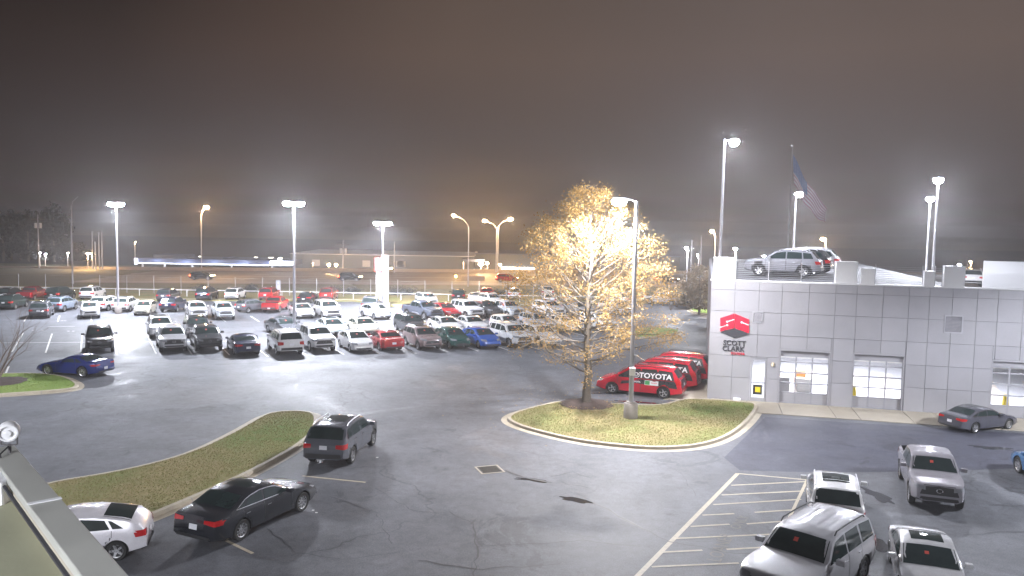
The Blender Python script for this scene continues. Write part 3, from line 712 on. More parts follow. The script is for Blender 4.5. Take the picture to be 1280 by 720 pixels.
    gr = mb.build('grille', M['trim'], root, smooth=True)
    em = MB(); em.lathe([(.062, -.004), (.075, .006), (.088, -.004)], 16, 0, 'Y', Matrix.Translation((X(0)+.018, 0, (g0+g1)/2)) @ Matrix.Rotation(R(90), 4, 'Z') @ Matrix.Scale(1.35, 4, (1, 0, 0)))
    em.build('badge', M['chrome'], gr)
    mb = MB(); patch(mb, [V((X(0), -hw*.72, sp['sill']+.12)), V((X(0), hw*.72, sp['sill']+.12)), V((X(0), hw*.66, max(sp['sill']+.24, g0-.09))), V((X(0), -hw*.66, max(sp['sill']+.24, g0-.09)))], (-1, 0, 0), 10, 3, .008)
    mb.build('air_intake', M['trim'], root, smooth=True)
    mb = MB(); pz = sp['plate']; patch(mb, [V((X(L), -.16, pz-.08)), V((X(L), .16, pz-.08)), V((X(L), .16, pz+.08)), V((X(L), -.16, pz+.08))], (1, 0, 0), 2, 2, .016)
    mb.build('licence_plate', M['plate'], root)
    if sp['clad'] or kind == 'minivan':
        mb = MB(); patch(mb, [V((X(L), -hw*.8, sp['sill']+.16)), V((X(L), hw*.8, sp['sill']+.16)), V((X(L), hw*.78, sp['sill']+.34)), V((X(L), -hw*.78, sp['sill']+.34))], (1, 0, 0), 10, 3, .012)
        mb.build('rear_bumper', M['trim'] if kind != 'minivan' else M['paint'], root, smooth=True)
    else:
        mb = MB(); patch(mb, [V((X(L), -hw*.76, sp['sill']+.13)), V((X(L), hw*.76, sp['sill']+.13)), V((X(L), hw*.7, sp['sill']+.23)), V((X(L), -hw*.7, sp['sill']+.23))], (1, 0, 0), 10, 2, .012)
        mb.build('rear_valance', M['trim'], root, smooth=True)
    if kind in ('suv', 'sedan'):
        mb = MB(); xm = sp['ws'][1][0]
        patch(mb, [V((X(xm+.95 if kind == 'sedan' else xm+1.55), -.46, 3)), V((X(xm+.95 if kind == 'sedan' else xm+1.55), .46, 3)), V((X(xm+.25), .46, 3)), V((X(xm+.25), -.46, 3))], (0, 0, -1), 4, 4, .006)
        # ray start is high above the roof
        mb.v = [(a, b, min(c, ttop(L/2-a)+.02)) for a, b, c in mb.v]
        if mb.f: mb.build('sunroof', M['glass'], root, smooth=True)
    if kind == 'big_suv':
        for yy in (-.36, -.12, .12, .36):
            mb = MB(); xm = sp['ws'][1][0]
            patch(mb, [V((X(xm+1.9), yy-.03, ttop(xm+1.5)+.3)), V((X(xm+1.9), yy+.03, ttop(xm+1.5)+.3)), V((X(xm+.35), yy+.03, ttop(xm+.5)+.3)), V((X(xm+.35), yy-.03, ttop(xm+.5)+.3))], (0, 0, -1), 2, 10, .014)
            if mb.f: mb.build('roof_rib', M['paint'], root)
    if livery:
        for s in (-1, 1):
            y = s*(hw+.2)
            q = MB(); patch(q, [V((X(2.2), y, .78)), V((X(4.85), y, .62)), V((X(4.7), y, 1.04)), V((X(2.5), y, 1.02))], (0, -s, 0), 20, 5, .009)
            patch(q, [V((X(1.5), y, .66)), V((X(2.3), y, .78)), V((X(2.2), y, .92)), V((X(1.6), y, .86))], (0, -s, 0), 6, 3, .009)
            patch(q, [V((X(1.35), y, 1.06)), V((X(4.66), y, 1.06)), V((X(4.5), y, 1.50)), V((X(2.0), y, 1.50))], (0, -s, 0), 26, 6, .0105)
            vy = q.build('vinyl_wrap', M['vinyl_black'], root, smooth=True)
            q = MB(); patch(q, [V((X(2.95), y, .72)), V((X(3.75), y, .72)), V((X(3.75), y, .98)), V((X(2.95), y, .98))], (0, -s, 0), 4, 3, .013)
            st = q.build('sticker', M['logo_white'], root)
            q = MB(); patch(q, [V((X(2.97), y, .74)), V((X(3.25), y, .74)), V((X(3.25), y, .96)), V((X(2.97), y, .96))], (0, -s, 0), 3, 3, .016); q.build('green_mark', M['green'], st)
            def stext(txt, size, cx, cz, off, mat, nm, tilt=0, sx=1):
                vs, fs = text_mesh(txt, size, size*.03, 0, sx); out = []
                for p in vs:
                    # lettering reads left to right from outside
                    px = X(cx)+(-p.x if s > 0 else p.x); pz = cz+p.y+tilt*(p.x)
                    h = bvh.ray_cast(V((px, s*2, pz)), V((0, -s, 0)))
                    out.append((h[0]+V((0, s*off, 0))) if h[0] else V((px, s*hw, pz)))
                q = MB(); q.add(out, fs); return q.build(nm, mat, root)
            stext('TOYOTA', .40, 3.55, 1.24, .016, M['logo_white'], 'lettering', .05*(1 if s > 0 else -1)*0, 1.15)
            stext('TOYOTA', .12, 2.45, .86, .018, M['logo_white'], 'lettering')
            stext('TOYOTA', .085, 3.50, .85, .019, M['logo_red'], 'lettering')
            e = MB()
            for sc, hh, ry in ((.20, .75, 0), (.10, 1.15, .04), (.13, .5, .05)):
                prev = []
                for i in range(28):
                    a = 6.2832*i/28
                    for rr in (sc, sc*.82):
                        px, pz = X(2.42)+math.cos(a)*rr, 1.24+math.sin(a)*rr*hh+ry
                        h = bvh.ray_cast(V((px, s*2, pz)), V((0, -s, 0))); prev.append((h[0] if h[0] else V((px, s*hw, pz)))+V((0, s*.017, 0)))
                e.add(prev, [(2*i, (2*i+2) % 56, (2*i+3) % 56, 2*i+1) for i in range(28)])
            e.build('emblem', M['logo_white'], root)
        q = MB(); patch(q, [V((X(L), -hw*.85, .66)), V((X(L), hw*.85, .66)), V((X(L), hw*.85, 1.1)), V((X(L), -hw*.85, 1.1))], (1, 0, 0), 12, 4, .012); q.build('vinyl_wrap', M['vinyl_black'], root, smooth=True)
    return root

PROTO = {}
def proto(kind, lit=False, livery=False):
    k = (kind, lit, livery)
    if k not in PROTO:
        nm = {'suv': 'parked_suv', 'big_suv': 'parked_suv', 'sedan': 'parked_sedan', 'hatchback': 'parked_hatchback', 'compact': 'parked_compact', 'coupe': 'sports_coupe', 'minivan': 'minivan', 'pickup': 'pickup_truck'}[kind]
        if lit: nm = 'passing_car'
        ct = {'suv': 'suv', 'big_suv': 'suv', 'pickup': 'pickup truck', 'minivan': 'minivan', 'coupe': 'sports car'}.get(kind, 'car')
        PROTO[k] = [make_car(kind, nm, ct, lit, livery, {'suv': 5, 'big_suv': 6, 'sedan': 10, 'coupe': 10, 'pickup': 6, 'minivan': 5, 'compact': 8, 'hatchback': 5}[kind]), False]
    return PROTO[k]
CW = (.72, .72, .73, 1); SIL = (.42, .42, .44, 1); GRY = (.10, .105, .12, 1); DGR = (.035, .037, .042, 1); BLK = (.012, .013, .016, 1)
NAV = (.012, .018, .055, 1); RED = (.40, .012, .018, 1); BLU = (.02, .09, .42, 1); GRN = (.01, .075, .065, 1); CRM = (.62, .60, .50, 1); BRZ = (.26, .20, .20, 1)
def put(kind, col, pos, bearing, label, group=None, lit=False, livery=False, sc=1.0):
    pr = proto(kind, lit, livery)
    o = pr[0] if not pr[1] else copy_tree(pr[0]); pr[1] = True
    b = R(bearing); o.location = pos; o.rotation_euler = (0, 0, math.pi/2-b)      # car's nose along +X
    if sc != 1: o.scale = (sc, sc, sc)
    for q in walk(o): q.color = col
    o['label'] = label
    if group: o['group'] = group
    elif 'group' in o: del o['group']
    return o
def near_end(kind, col, px, py, axis, facing, label, group=None, z=0, **k):
    """px,py: where the end nearest the camera meets the ground; axis: bearing of the far end seen from the near one"""
    A = G(px, py, z); b = R(axis); d = V((math.sin(b), math.cos(b), 0))
    return put(kind, col, A+d*SPECS[kind]['L']/2*k.get('sc', 1), axis+180 if facing == 'f' else axis, label, group, **k)
def by_wheels(kind, col, pf, pr_, side, label, group=None, z=0, **k):
    A, B = (pf if isinstance(pf, Vector) else G(*pf, z)), (pr_ if isinstance(pr_, Vector) else G(*pr_, z)); sp = SPECS[kind]; d = (A-B).normalized(); ctr = (A+B)/2
    mid = (sp['wx'][0]+sp['wx'][1])/2; n = V((-d.y, d.x, 0))*(1 if side == 'right' else -1)
    return put(kind, col, ctr+d*(mid-sp['L']/2)+n*(sp['W']/2-.1), math.degrees(math.atan2(d.x, d.y)), label, group, **k)
GF = 'cars in the first row of the lot'; GB = 'cars nose to tail behind the first row'; GC = 'cars in the middle rows of the lot'; GD = 'cars along the far kerb'
A_ = -27.7
rows = [
 ('pickup', BLK, 125, 443, A_, 'f', 'black pickup facing us alone, wet glare on the tarmac beside it', GF),
 ('pickup', SIL, 218, 442, A_, 'f', 'silver grey pickup facing us, next to the charcoal pickup in the front row', GF),
 ('pickup', DGR, 263, 441, A_, 'f', 'dark charcoal pickup facing us between the silver pickup and the navy sedan', GF),
 ('sedan', NAV, 311, 446, A_, 'r', 'very dark navy sedan parked tail towards us beside a white station wagon', GF),
 ('big_suv', CW, 365, 446, A_, 'r', 'white SUV showing its tailgate, parked beside the dark navy sedan', GF),
 ('big_suv', CW, 406, 441, A_, 'f', 'boxy white SUV facing us with a sunroof, behind it the tall lamp post', GF),
 ('hatchback', CW, 455, 442, A_, 'f', 'white sloping hatchback facing us between a boxy white SUV and a red sedan', GF),
 ('sedan', RED, 493, 440, A_, 'r', 'red sedan parked tail towards us between white hatchback and brown minivan', GF),
 ('suv', BRZ, 541, 439, A_, 'f', 'pinkish brown SUV facing us in the front row beside the red sedan', GF),
 ('compact', GRN, 578, 437, A_, 'f', 'dark green small hatchback facing us in the front row', GF),
 ('hatchback', BLU, 616, 437, A_, 'f', 'bright blue hatchback facing us in the front row', GF),
 ('big_suv', CW, 656, 436, A_, 'f', 'boxy white SUV facing us beside the bright blue hatchback', GF),
 ('suv', CW, 692, 435, A_, 'f', 'white SUV at the end of the front row, nearest the yellow tree', GF),
 ('suv', CW, 203, 424, A_, 'f', 'white SUV half hidden behind the silver grey pickup', GB),
 ('suv', BLK, 250, 424, A_, 'f', 'black SUV with bright roof glare behind the charcoal pickup', GB),
 ('sedan', GRY, 370, 421, -40, 'f', 'dark grey green sedan standing behind the white SUV tailgate', GB),
 ('sedan', (.5, .58, .6, 1), 424, 422, A_, 'f', 'pale ice blue sedan just behind the boxy white sunroof SUV', GB),
 ('sedan', CRM, 464, 421, A_, 'f', 'cream sedan behind the white sloping hatchback', GB),
 ('suv', DGR, 524, 419, A_, 'f', 'dark SUV mostly hidden behind the pinkish brown SUV', GB),
 ('sedan', CW, 570, 419, A_, 'f', 'white sedan just behind the dark green hatchback', GB),
 ('sedan', CW, 603, 418, A_, 'f', 'white sedan just behind the bright blue hatchback', GB),
 ('compact', CW, 645, 417, A_, 'f', 'white small car tucked behind the last boxy white SUV', GB),
 ('suv', SIL, 686, 416, A_, 'f', 'silver SUV behind the last white SUV of the front row, seen past bare twigs', GB),
 ('sedan', CW, 722, 416, A_, 'f', 'white sedan seen through the lower branches, left side of the trunk', GB),
 ('suv', CW, 765, 415, A_, 'f', 'white SUV seen through the lower branches just right of the trunk', GB),
 ('suv', (.02, .035, .033, 1), 4, 388, -8, 'r', 'very dark teal SUV cut off by the edge of the picture', GC),
 ('suv', GRY, 48, 399, -22, 'r', 'dark slate SUV showing its tailgate behind the bare shrub', GC),
 ('suv', (.2, .24, .3, 1), 65, 391, -4, 'r', 'blue grey SUV angled away beside the dark slate one', GC),
 ('suv', CW, 113, 399, A_, 'f', 'small white SUV facing us straight above the black pickup', GC),
 ('suv', CW, 120, 390, 2, 'r', 'white SUV seen side on just behind the small white one facing us', GC),
 ('suv', CW, 149, 391, -8, 'r', 'white SUV right at the foot of the tall slender lamp post', GC),
 ('compact', CRM, 176, 395, -12, 'f', 'cream boxy hatchback beside the tall lamp post', GC),
 ('suv', NAV, 208, 391, -4, 'r', 'dark blue black SUV with bright plate, left of a white pickup', GC),
 ('pickup', CW, 249, 400, A_, 'f', 'white pickup facing us with small square grille', GC),
 ('pickup', (.60, .64, .68, 1), 283, 401, A_, 'f', 'big pale blue pickup facing us beside the white one', GC),
 ('compact', GRY, 298, 391, 32, 'r', 'grey hatchback angled away at the nose of the pale pickup', GC),
 ('pickup', RED, 336, 392, 0, 'r', 'bright red pickup with its tailgate towards us', GC),
 ('sedan', CW, 384, 399, A_, 'f', 'white low sedan with a bonnet scoop right of the tall lamp post', GC),
 ('big_suv', CW, 417, 400, A_, 'f', 'tall white SUV facing us beside the white low sedan', GC),
 ('suv', GRY, 461, 391, 0, 'r', 'grey SUV tail on, right under the red illuminated pylon', GC),
 ('hatchback', (.60, .62, .66, 1), 482, 400, -36, 'f', 'silver white hatchback alone in the aisle by the pylon sign', GC),
 ('pickup', (.12, .14, .19, 1), 546, 400, -40, 'f', 'slate blue pickup at the end of the middle row, seen half from the side', GC),
 ('sedan', RED, 569, 398, -32, 'f', 'red sedan facing us beside the slate blue pickup', GC),
 ('big_suv', CW, 597, 399, -31, 'f', 'white SUV facing us beside the red sedan in the middle row', GC),
 ('suv', DGR, 621, 398, -31, 'f', 'dark grey SUV between two bright ones in the middle row', GC),
 ('pickup', (.5, .53, .56, 1), 649, 399, -31, 'f', 'silver pickup ending the visible middle row left of the tree', GC),
 ('suv', CW, 700, 397, -31, 'f', 'white SUV behind bare branches left of the trunk', GC),
 ('sedan', SIL, 740, 396, -31, 'f', 'silver sedan directly behind the tree trunk', GC),
 ('suv', CW, 785, 395, -31, 'f', 'white SUV behind yellow leaves right at the dark lamp pole', GC),
 ('suv', BLK, 2, 377, -6, 'r', 'black SUV by the far kerb at the very edge of the picture', GD),
 ('pickup', (.25, .012, .02, 1), 29, 377, -8, 'r', 'dark red pickup along the far kerb', GD),
 ('big_suv', (.015, .028, .026, 1), 64, 377, -2, 'r', 'dark green SUV along the far kerb, right of the dark red pickup', GD),
 ('big_suv', CW, 107, 376, -6, 'r', 'white boxy SUV alone at the far kerb, left of the slender lamp post', GD),
 ('suv', (.05, .05, .065, 1), 203, 378, -4, 'r', 'dark grey SUV with bright rear reflection at the far kerb', GD),
 ('big_suv', (.008, .012, .03, 1), 252, 377, -4, 'r', 'black SUV at the far kerb with amber glare on its roof', GD),
 ('suv', CW, 288, 376, -2, 'r', 'white SUV at the far kerb between the black and the red one', GD),
 ('big_suv', RED, 331, 377, -2, 'r', 'bright red SUV at the far kerb beside the grey post sign', GD),
 ('sedan', BLK, 379, 380, 0, 'r', 'small black sedan just right of the tall lamp post at the far kerb', GD),
 ('big_suv', (.3, .02, .02, 1), 407, 377, -2, 'r', 'red and dark off-roader alone at the far kerb', GD),
 ('suv', SIL, 541, 383, A_, 'f', 'silver SUV whose roof shows above the slate blue pickup', GD),
 ('big_suv', BLK, 573, 378, -6, 'r', 'black boxy off-roader with lights on its roof near the verge', GD),
 ('sedan', SIL, 592, 379, 6, 'r', 'silver sedan between the black off-roader and the red pickup', GD),
 ('pickup', RED, 609, 377, -4, 'r', 'red pickup near the verge behind the grey SUV', GD),
 ('suv', CW, 624, 384, -31, 'f', 'white SUV roof behind the dark grey SUV', GD),
 ('big_suv', CW, 643, 376, -3, 'r', 'tall white SUV standing alone near the verge', GD),
 ('big_suv', CW, 685, 373, -3, 'r', 'tall white SUV, the upper of two seen past bare twigs', GD),
 ('suv', CW, 688, 383, -3, 'r', 'white SUV, the lower of two seen past bare twigs', GD),
 ('sedan', CW, 713, 379, -3, 'r', 'white sedan deep behind the twigs of the yellow tree', GD),
 ('suv', CW, 778, 382, -3, 'r', 'white SUV deep behind the leaves, right of the trunk', GD),
 ('suv', (.02, .03, .05, 1), 875, 384, -50, 'f', 'dark SUV beyond the small green island by the building corner', GD),
 ('pickup', SIL, 850, 382, -60, 'f', 'silver pickup among bare shrubs near the building corner', GD),
]
for rw in rows:
    near_end(*rw, sc=.93 if rw[7] is GC and rw[2] < 340 else (.90 if rw[7] is GD else 1))
# cars near us
by_wheels('coupe', (.005, .018, .15, 1), (58, 469), (106.5, 472), 'left', 'bright blue sports coupe parked beside the green island, nose to the left')
by_wheels('suv', (.10, .105, .125, 1), (466, 556), (438, 580), 'right', 'dark grey SUV showing tail lights at the tip of the long grass island')
by_wheels('sedan', (.018, .02, .026, 1), (376, 639), (301, 675), 'right', 'black sedan with chrome window line beside the long grass island')
HW = G(150, 701); by_wheels('hatchback', (.66, .64, .68, 1), HW+V((math.sin(R(-106)), math.cos(R(-106)), 0))*2.7, HW, 'left', 'white hatchback half hidden behind our parapet', sc=.93)
v1 = by_wheels('minivan', (.60, .012, .035, 1), (766, 492), (828.5, 498), 'left', 'red and black lettered minivan, front one of three by the lawn', 'lettered minivans', livery=True)
od = G(886, 473)-G(862, 486)
for i, lb in enumerate(['red and black lettered minivan, middle one of three, behind the front one', 'red and black lettered minivan, rear one of three, only its roof clear']):
    o = copy_tree(v1); o.location = v1.location+od.normalized()*(2.85*(i+1)); o['label'] = lb
by_wheels('sedan', (.075, .075, .095, 1), (1265, 537.5), (1219, 542.5), 'right', 'dark grey sedan parked along the concrete apron of the service building', sc=.82)
def by_roof(kind, col, c, brg, label, sc=1):
    z = max(p[1] for p in SPECS[kind]['top'])*sc; P = G(*c, z); b = R(brg); d = V((math.sin(b), math.cos(b), 0))
    mid = (SPECS[kind]['ws'][1][0]+SPECS[kind]['rw'][0][0])/2-SPECS[kind]['L']/2
    P = P+d*mid*sc; return put(kind, col, (P.x, P.y, 0), brg, label, sc=sc)
by_roof('pickup', (.27, .26, .29, 1), (1163, 561), 180+20, 'silver grey pickup facing us, right of the small white SUV', .93)
by_roof('suv', CW, (1045, 597), 19, 'white SUV with big dark roof glass, tail towards us beside the hatched zone', .93)
sg = by_roof('big_suv', (.46, .46, .49, 1), (1029, 645), 180+44, 'large silver SUV nearest us, nose cut by the bottom of the picture', 1.03)
by_roof('sedan', (.50, .50, .52, 1), (1157, 668), 180+20, 'silver sedan with sunroof facing us, cut by the bottom of the picture', .90)
by_wheels('sedan', (.05, .14, .30, 1), (1264, 585), (1333, 627), 'left', 'blue car of which only the front corner enters the picture')
# cars on the roof deck and lower deck
by_wheels('suv', (.26, .26, .29, 1), (947.5, 344.3), (1005, 346.8), 'left', 'silver SUV on the roof deck behind the cable rail', 'cars on the roof deck', z=6.92)
rf = [('suv', (.02, .02, .024, 1), (962, 341.5), (1019, 344), 'black SUV on the roof deck just behind the silver one'), ('suv', SIL, (976, 339.3), (1031, 341.5), 'silver SUV on the roof deck, third and rearmost in the line')]
for k_, c_, a_, b_, l_ in rf: by_wheels(k_, c_, a_, b_, 'left', l_, 'cars on the roof deck', z=6.92)
near_end('suv', CW, 1216, 358.5, 26, 'r', 'white SUV tail on at the lower deck beside the white corrugated enclosure', z=4.6)
near_end('sedan', BLK, 1267, 361.5, 78, 'f', 'black car entering the picture in front of the white enclosure', z=4.6)
# on the highway
for x_, y_, b_, l_, c_ in [(253, 346, 80, 'dark SUV driving on the highway behind the far kerb, left of the pylon', BLK), (438, 347, 80, 'dark car with lit lamps on the highway just left of the red pylon', BLK), (634, 344.5, 80, 'red car on the highway between the lamp pole and the yellow tree', RED), (834, 341, 80, 'dark car with red tail lights on the highway right of the yellow tree', BLK)]:
    P = V((D(x_, y_, 128).x, 128, hwz(D(x_, y_, 128).x)+.01)); put('suv', c_, P, 90, l_, 'cars driving on the highway', lit=True, sc=.82)
for k, (o, used) in PROTO.items():
    if not used: [bpy.data.objects.remove(q) for q in list(walk(o))]

# ------------------------------------------------------------------ service building
ROTB = math.atan2(WD.y, WD.x)
BLD = empty('service_building', WA, ROTB, 'grey metal panelled service building with glazed bay doors and red cube logo', 'building')
def bb(name, mb, m, parent=BLD, **k): return mb.build(name, m, parent, **k)
# local frame: x along the wall, y inward (behind), z up
LEN, DEP, HT = 30.0, 34.0, 6.86
opn = [(2.34, 3.22, 0, 2.52), (3.89, 6.6, 0, 3.12), (7.78, 10.42, 0, 3.12), (14.7, 17.4, 0, 3.12), (21, 23.7, 0, 3.12)]
vj = [0, 1.32, 2.65, 3.89, 5.32, 6.7, 7.80, 9.15, 10.45, 11.47, 12.6, 13.8, 14.8, 16.0, 17.4, 18.7, 20, 21, 22.35, 23.7, 25, 26.4, 27.8, 29, 30]
hj = [0, 1.35, 2.60, 3.86, 5.14, 6.37, 6.86]
pn = MB()
cut_x = sorted(set(vj+[o[0] for o in opn]+[o[1] for o in opn])); 
for i in range(len(vj)-1):
    for j in range(len(hj)-1):
        segs = [(vj[i], vj[i+1], hj[j], hj[j+1])]
        for o in opn:
            ns_ = []
            for (a, b, c, d) in segs:
                if b <= o[0]+.01 or a >= o[1]-.01 or d <= o[2]+.01 or c >= o[3]-.01: ns_.append((a, b, c, d)); continue
                if a < o[0]: ns_.append((a, o[0], c, d))
                if b > o[1]: ns_.append((o[1], b, c, d))
                if d > o[3]: ns_.append((max(a, o[0]), min(b, o[1]), max(c, o[3]), d))
            segs = ns_
        for a, b, c, d in segs:
            if b-a > .03 and d-c > .03:
                jt = [random.uniform(0, .006) for _ in range(4)]
                vs_ = [V((x, y, z)) for (x, z), y in zip(((a+.010, c+.010), (b-.010, c+.010), (b-.010, d-.010), (a+.010, d-.010)), [-.04-q for q in jt])]
                pn.add(vs_+[V((p.x, 0, p.z)) for p in vs_], [(0, 1, 2, 3), (0, 4, 5, 1), (1, 5, 6, 2), (2, 6, 7, 3), (3, 7, 4, 0)])
bb('panel_cladding', pn, M['panel'])
bk = MB()
xs_ = [0]+[v for o in opn for v in (o[0], o[1])]+[LEN]
for i in range(0, len(xs_), 2): bk.box(xs_[i]+.004, xs_[i+1]-.004, 0.002, .28, 0, 3.12)
bk.box(.004, LEN, .002, .28, 3.12, HT-.01); bk.box(opn[0][0], opn[0][1], .002, .28, 2.52, 3.12)
bk.box(.004, .25, .28, DEP, 0, HT-.01); bk.box(LEN-.25, LEN, .28, DEP, 0, 4.39); bk.box(.25, LEN-.25, DEP-.25, DEP, 0, 4.39)
bb('wall', bk, M['joint'])
bb('coping', MB().box(-.06, LEN, -.08, .32, HT, HT+.075), M['coping'])
bb('roof_deck', MB().box(.25, 13.4, .32, DEP, 6.66, 6.84).box(13.4, LEN, .32, 1.0, 6.66, 6.84), M['deck'])
bb('lower_deck', MB().box(13.42, LEN+14, 9.02, 60, 4.4, 4.598), M['deck'])
bb('shop_floor', MB().box(.25, LEN-.25, .29, 17, -.02, .028), M['floor_in'])
bb('shop_ceiling', MB().box(.25, LEN-.25, .29, 17, 5.0, 5.1), M['wall_in'])
bb('shop_wall', MB().box(.26, LEN-.26, 16.9, 17, .03, 5.0), M['wall_in'])
fs_ = MB()
for x in (4.4, 7.2, 9.2, 12.6, 15.4, 18): fs_.add([(x, .5, .034), (x+.8, .5, .034), (x+3.2, 12, .034), (x+2.4, 12, .034)], [(0, 1, 2, 3)])
bb('floor_stripe', fs_, M['stripe_in'])
for x in (5.2, 9.1, 16):
    for y in (2.6, 6.2, 10):
        tb = MB().box(x-1.1, x+1.1, y-.12, y+.12, 4.86, 4.92); bb('ceiling_light', tb, M['tube'])
        al = bpy.data.lights.new('lamp_light', 'AREA'); al.shape = 'RECTANGLE'; al.size = 2.2; al.size_y = .6; al.energy = 240; al.color = (.93, .94, 1); ao = bpy.data.objects.new('lamp_light', al); COL.objects.link(ao); q_ = WA+WD*x+V((-WD.y, WD.x, 0))*y; ao.location = (q_.x, q_.y, 4.82)
def bay(x0, x1, z1):
    d = empty('bay_door', (0, 0, 0)); del_ = None; d.parent = BLD
    n = 3; w = (x1-x0-.10)/n; rows_ = [0.03, .62, 1.18, 1.78, 2.38, 2.72]
    f = MB()
    for i in range(n+1): f.box(x0+.05+i*w-.04, x0+.05+i*w+.04, .12, .18, .03, 2.72)
    for z in rows_: f.box(x0+.05, x1-.05, .121, .179, z-.036 if z > .1 else .03, z+.036)
    f.build('door_frame', M['pole'], d)
    MB().box(x0+.08, x1-.08, .14, .16, .05, .60).build('solid_panel', M['panel'], d); MB().box(x0+.05, x1-.05, .13, .17, 2.72, 3.12).build('top_panel', M['panel'], d)
    g = MB()
    for i in range(n):
        for a, b in zip(rows_[1:], rows_[2:]): g.box(x0+.08+i*w, x0+.02+(i+1)*w, .146, .154, a+.028, b-.028)
    g.build('pane', CG, d)
    MB().box(x0+.001, x0+.06, -.035, .275, 0, z1).box(x1-.06, x1-.001, -.035, .275, 0, z1).box(x0+.06, x1-.06, -.03, .275, z1-.10, z1-.001).build('jamb', M['panel'], d)
m_, t_, b_, L_ = nt('clear_glass'); 
tr = t_.nodes.new('ShaderNodeBsdfTransparent'); gl = t_.nodes.new('ShaderNodeBsdfGlossy'); gl.inputs['Roughness'].default_value = .05
fr_ = N(t_, 'ShaderNodeFresnel', IOR=1.45); mxs = t_.nodes.new('ShaderNodeMixShader'); L_(fr_.outputs[0], mxs.inputs[0]); L_(tr.outputs[0], mxs.inputs[1]); L_(gl.outputs[0], mxs.inputs[2]); L_(mxs.outputs[0], t_.nodes['Material Output'].inputs[0])
CG = m_
for o in opn[1:]: bay(o[0], o[1], o[3])
d = empty('entrance_door', (0, 0, 0)); d.parent = BLD; x0, x1, _, z1 = opn[0]
MB().box(x0+.01, x0+.10, -.03, .06, 0.03, z1-.01).box(x1-.10, x1-.01, -.03, .06, .03, z1-.01).box(x0+.10, x1-.10, -.028, .058, z1-.11, z1-.01).box(x0+.10, x1-.10, -.028, .058, .03, .24).box(x0+.10, x1-.10, -.02, .05, 1.06, 1.13).build('door_frame', M['galv'], d)
MB().box(x0+.10, x1-.10, .01, .02, .24, z1-.11).build('pane', CG, d)
MB().tube((x1-.17, -.08, .85), (x1-.17, -.08, 1.45), .016).build('door_handle', M['chrome'], d)
q = MB().box(x0+.18, x1-.20, -.0, .006, .42, .98, 0).box(x0+.30, x1-.30, -.004, 0.001, .55, .85, 1); q.build('door_notice', [M['vinyl_black'], M['yellow']], d)
for (a, b, c, e, nm) in [(2.31, 2.92, 4.52, 5.19, 'wall_vent'), (12.25, 13.18, 4.44, 5.42, 'wall_vent')]:
    v = empty(nm, (0, 0, 0)); v.parent = BLD
    MB().box(a, b, -.07, -.042, c, c+.07).box(a, b, -.07, -.042, e-.07, e).box(a, a+.07, -.069, -.042, c+.07, e-.07).box(b-.07, b, -.069, -.042, c+.07, e-.07).build('vent_frame', M['galv'], v)
    l = MB(); n = int((e-c-.14)/.075)
    for i in range(n): z = c+.07+i*.075; l.add([(a+.07, -.068, z), (b-.07, -.068, z), (b-.07, -.044, z+.06), (a+.07, -.044, z+.06)], [(0, 1, 2, 3)])
    l.box(a+.07, b-.07, -.043, -.041, c+.07, e-.07); l.build('louvre', M['joint'], v)
sc = empty('wall_lamp', (3.55, -.06, 2.2)); sc.parent = BLD
MB().lathe([(0, -.12), (.07, -.10), (.10, 0), (.07, .10), (0, .12)], 14).build('lamp_globe', simple('cream_lamp', (.6, .5, .35), .4), sc, smooth=True)
# the logo and the name on the wall
def wl_pts(pts): 
    out = []
    for x, y in pts:
        px, py = 880+x/4.8, 370+y/4.8; dd = ray(px, py); nrm = V((-WD.y, WD.x, 0)); tt = (WA-CAMP).dot(nrm)/dd.dot(nrm); P = CAMP+dd*tt
        out.append(((P-WA).dot(WD), P.z))
    return out
LG = empty('wall_logo', WA, ROTB, 'red cube logo with S and C strokes above dark lettering on the grey wall', 'sign')
def wpoly(mb, pts, y0=-.10, y1=-.045, m=0):
    n = len(pts); vs = [V((s, y0, z)) for s, z in pts]+[V((s, y1, z)) for s, z in pts]
    mb.add(vs, [tuple(range(n)), tuple(reversed(range(n, 2*n)))]+[(i, (i+1) % n, n+(i+1) % n, n+i) for i in range(n)], m)
q = MB(); wpoly(q, wl_pts([(97, 132), (181, 105), (181, 190), (97, 211)])); wpoly(q, wl_pts([(185, 105), (269, 140), (269, 222), (185, 191)])); q.build('logo_face', M['logo_red'], LG)
q = MB(); wpoly(q, wl_pts([(98, 216), (183, 195), (269, 227), (183, 251)])); q.build('logo_base', M['logo_grey'], LG)
q = MB()
for a, b in (((139, 153), (181, 140)), ((97, 187), (139, 174)), ((226, 157), (269, 174))):
    (s0, z0), (s1, z1) = wl_pts([a, b]); q.tube((s0, -.106, z0), (s1, -.106, z1), .028, n=6)
for c in ((139, 153), (139, 174), (226, 157)):
    s0, z0 = wl_pts([c])[0]; q.lathe([(0, -.112), (.058, -.112), (.058, -.10)], 14, 0, 'Y', Matrix.Translation((s0, 0, z0)))
q.build('logo_stroke', M['logo_white'], LG)
TXN = empty('wall_lettering', WA, ROTB, 'dark and red raised name lettering under the red cube logo', 'sign')
for s_, (s0, z0), sz, m, off, sx in [('SCOTT', (1.40, 3.31), .40, 'logo_grey', .008, .98), ('CLARK', (1.35, 2.98), .40, 'logo_grey', .008, .98), ('TOYOTA', (1.60, 2.71), .19, 'logo_red', .002, 1.0)]:
    vs, fs = text_mesh(s_, sz, off, .02, sx); q = MB(); q.add([V((s0+p.x, -.07-p.z*1.0, z0+p.y)) for p in vs], fs); q.build('lettering', M[m], TXN)
tag(MB().box(1.45, 1.85, -.30, -.06, .03, .17).build('wall_box', M['white'], loc=WA, rz=ROTB, bevel=.03), 'small white box at the foot of the wall below the lettering', 'utility box')
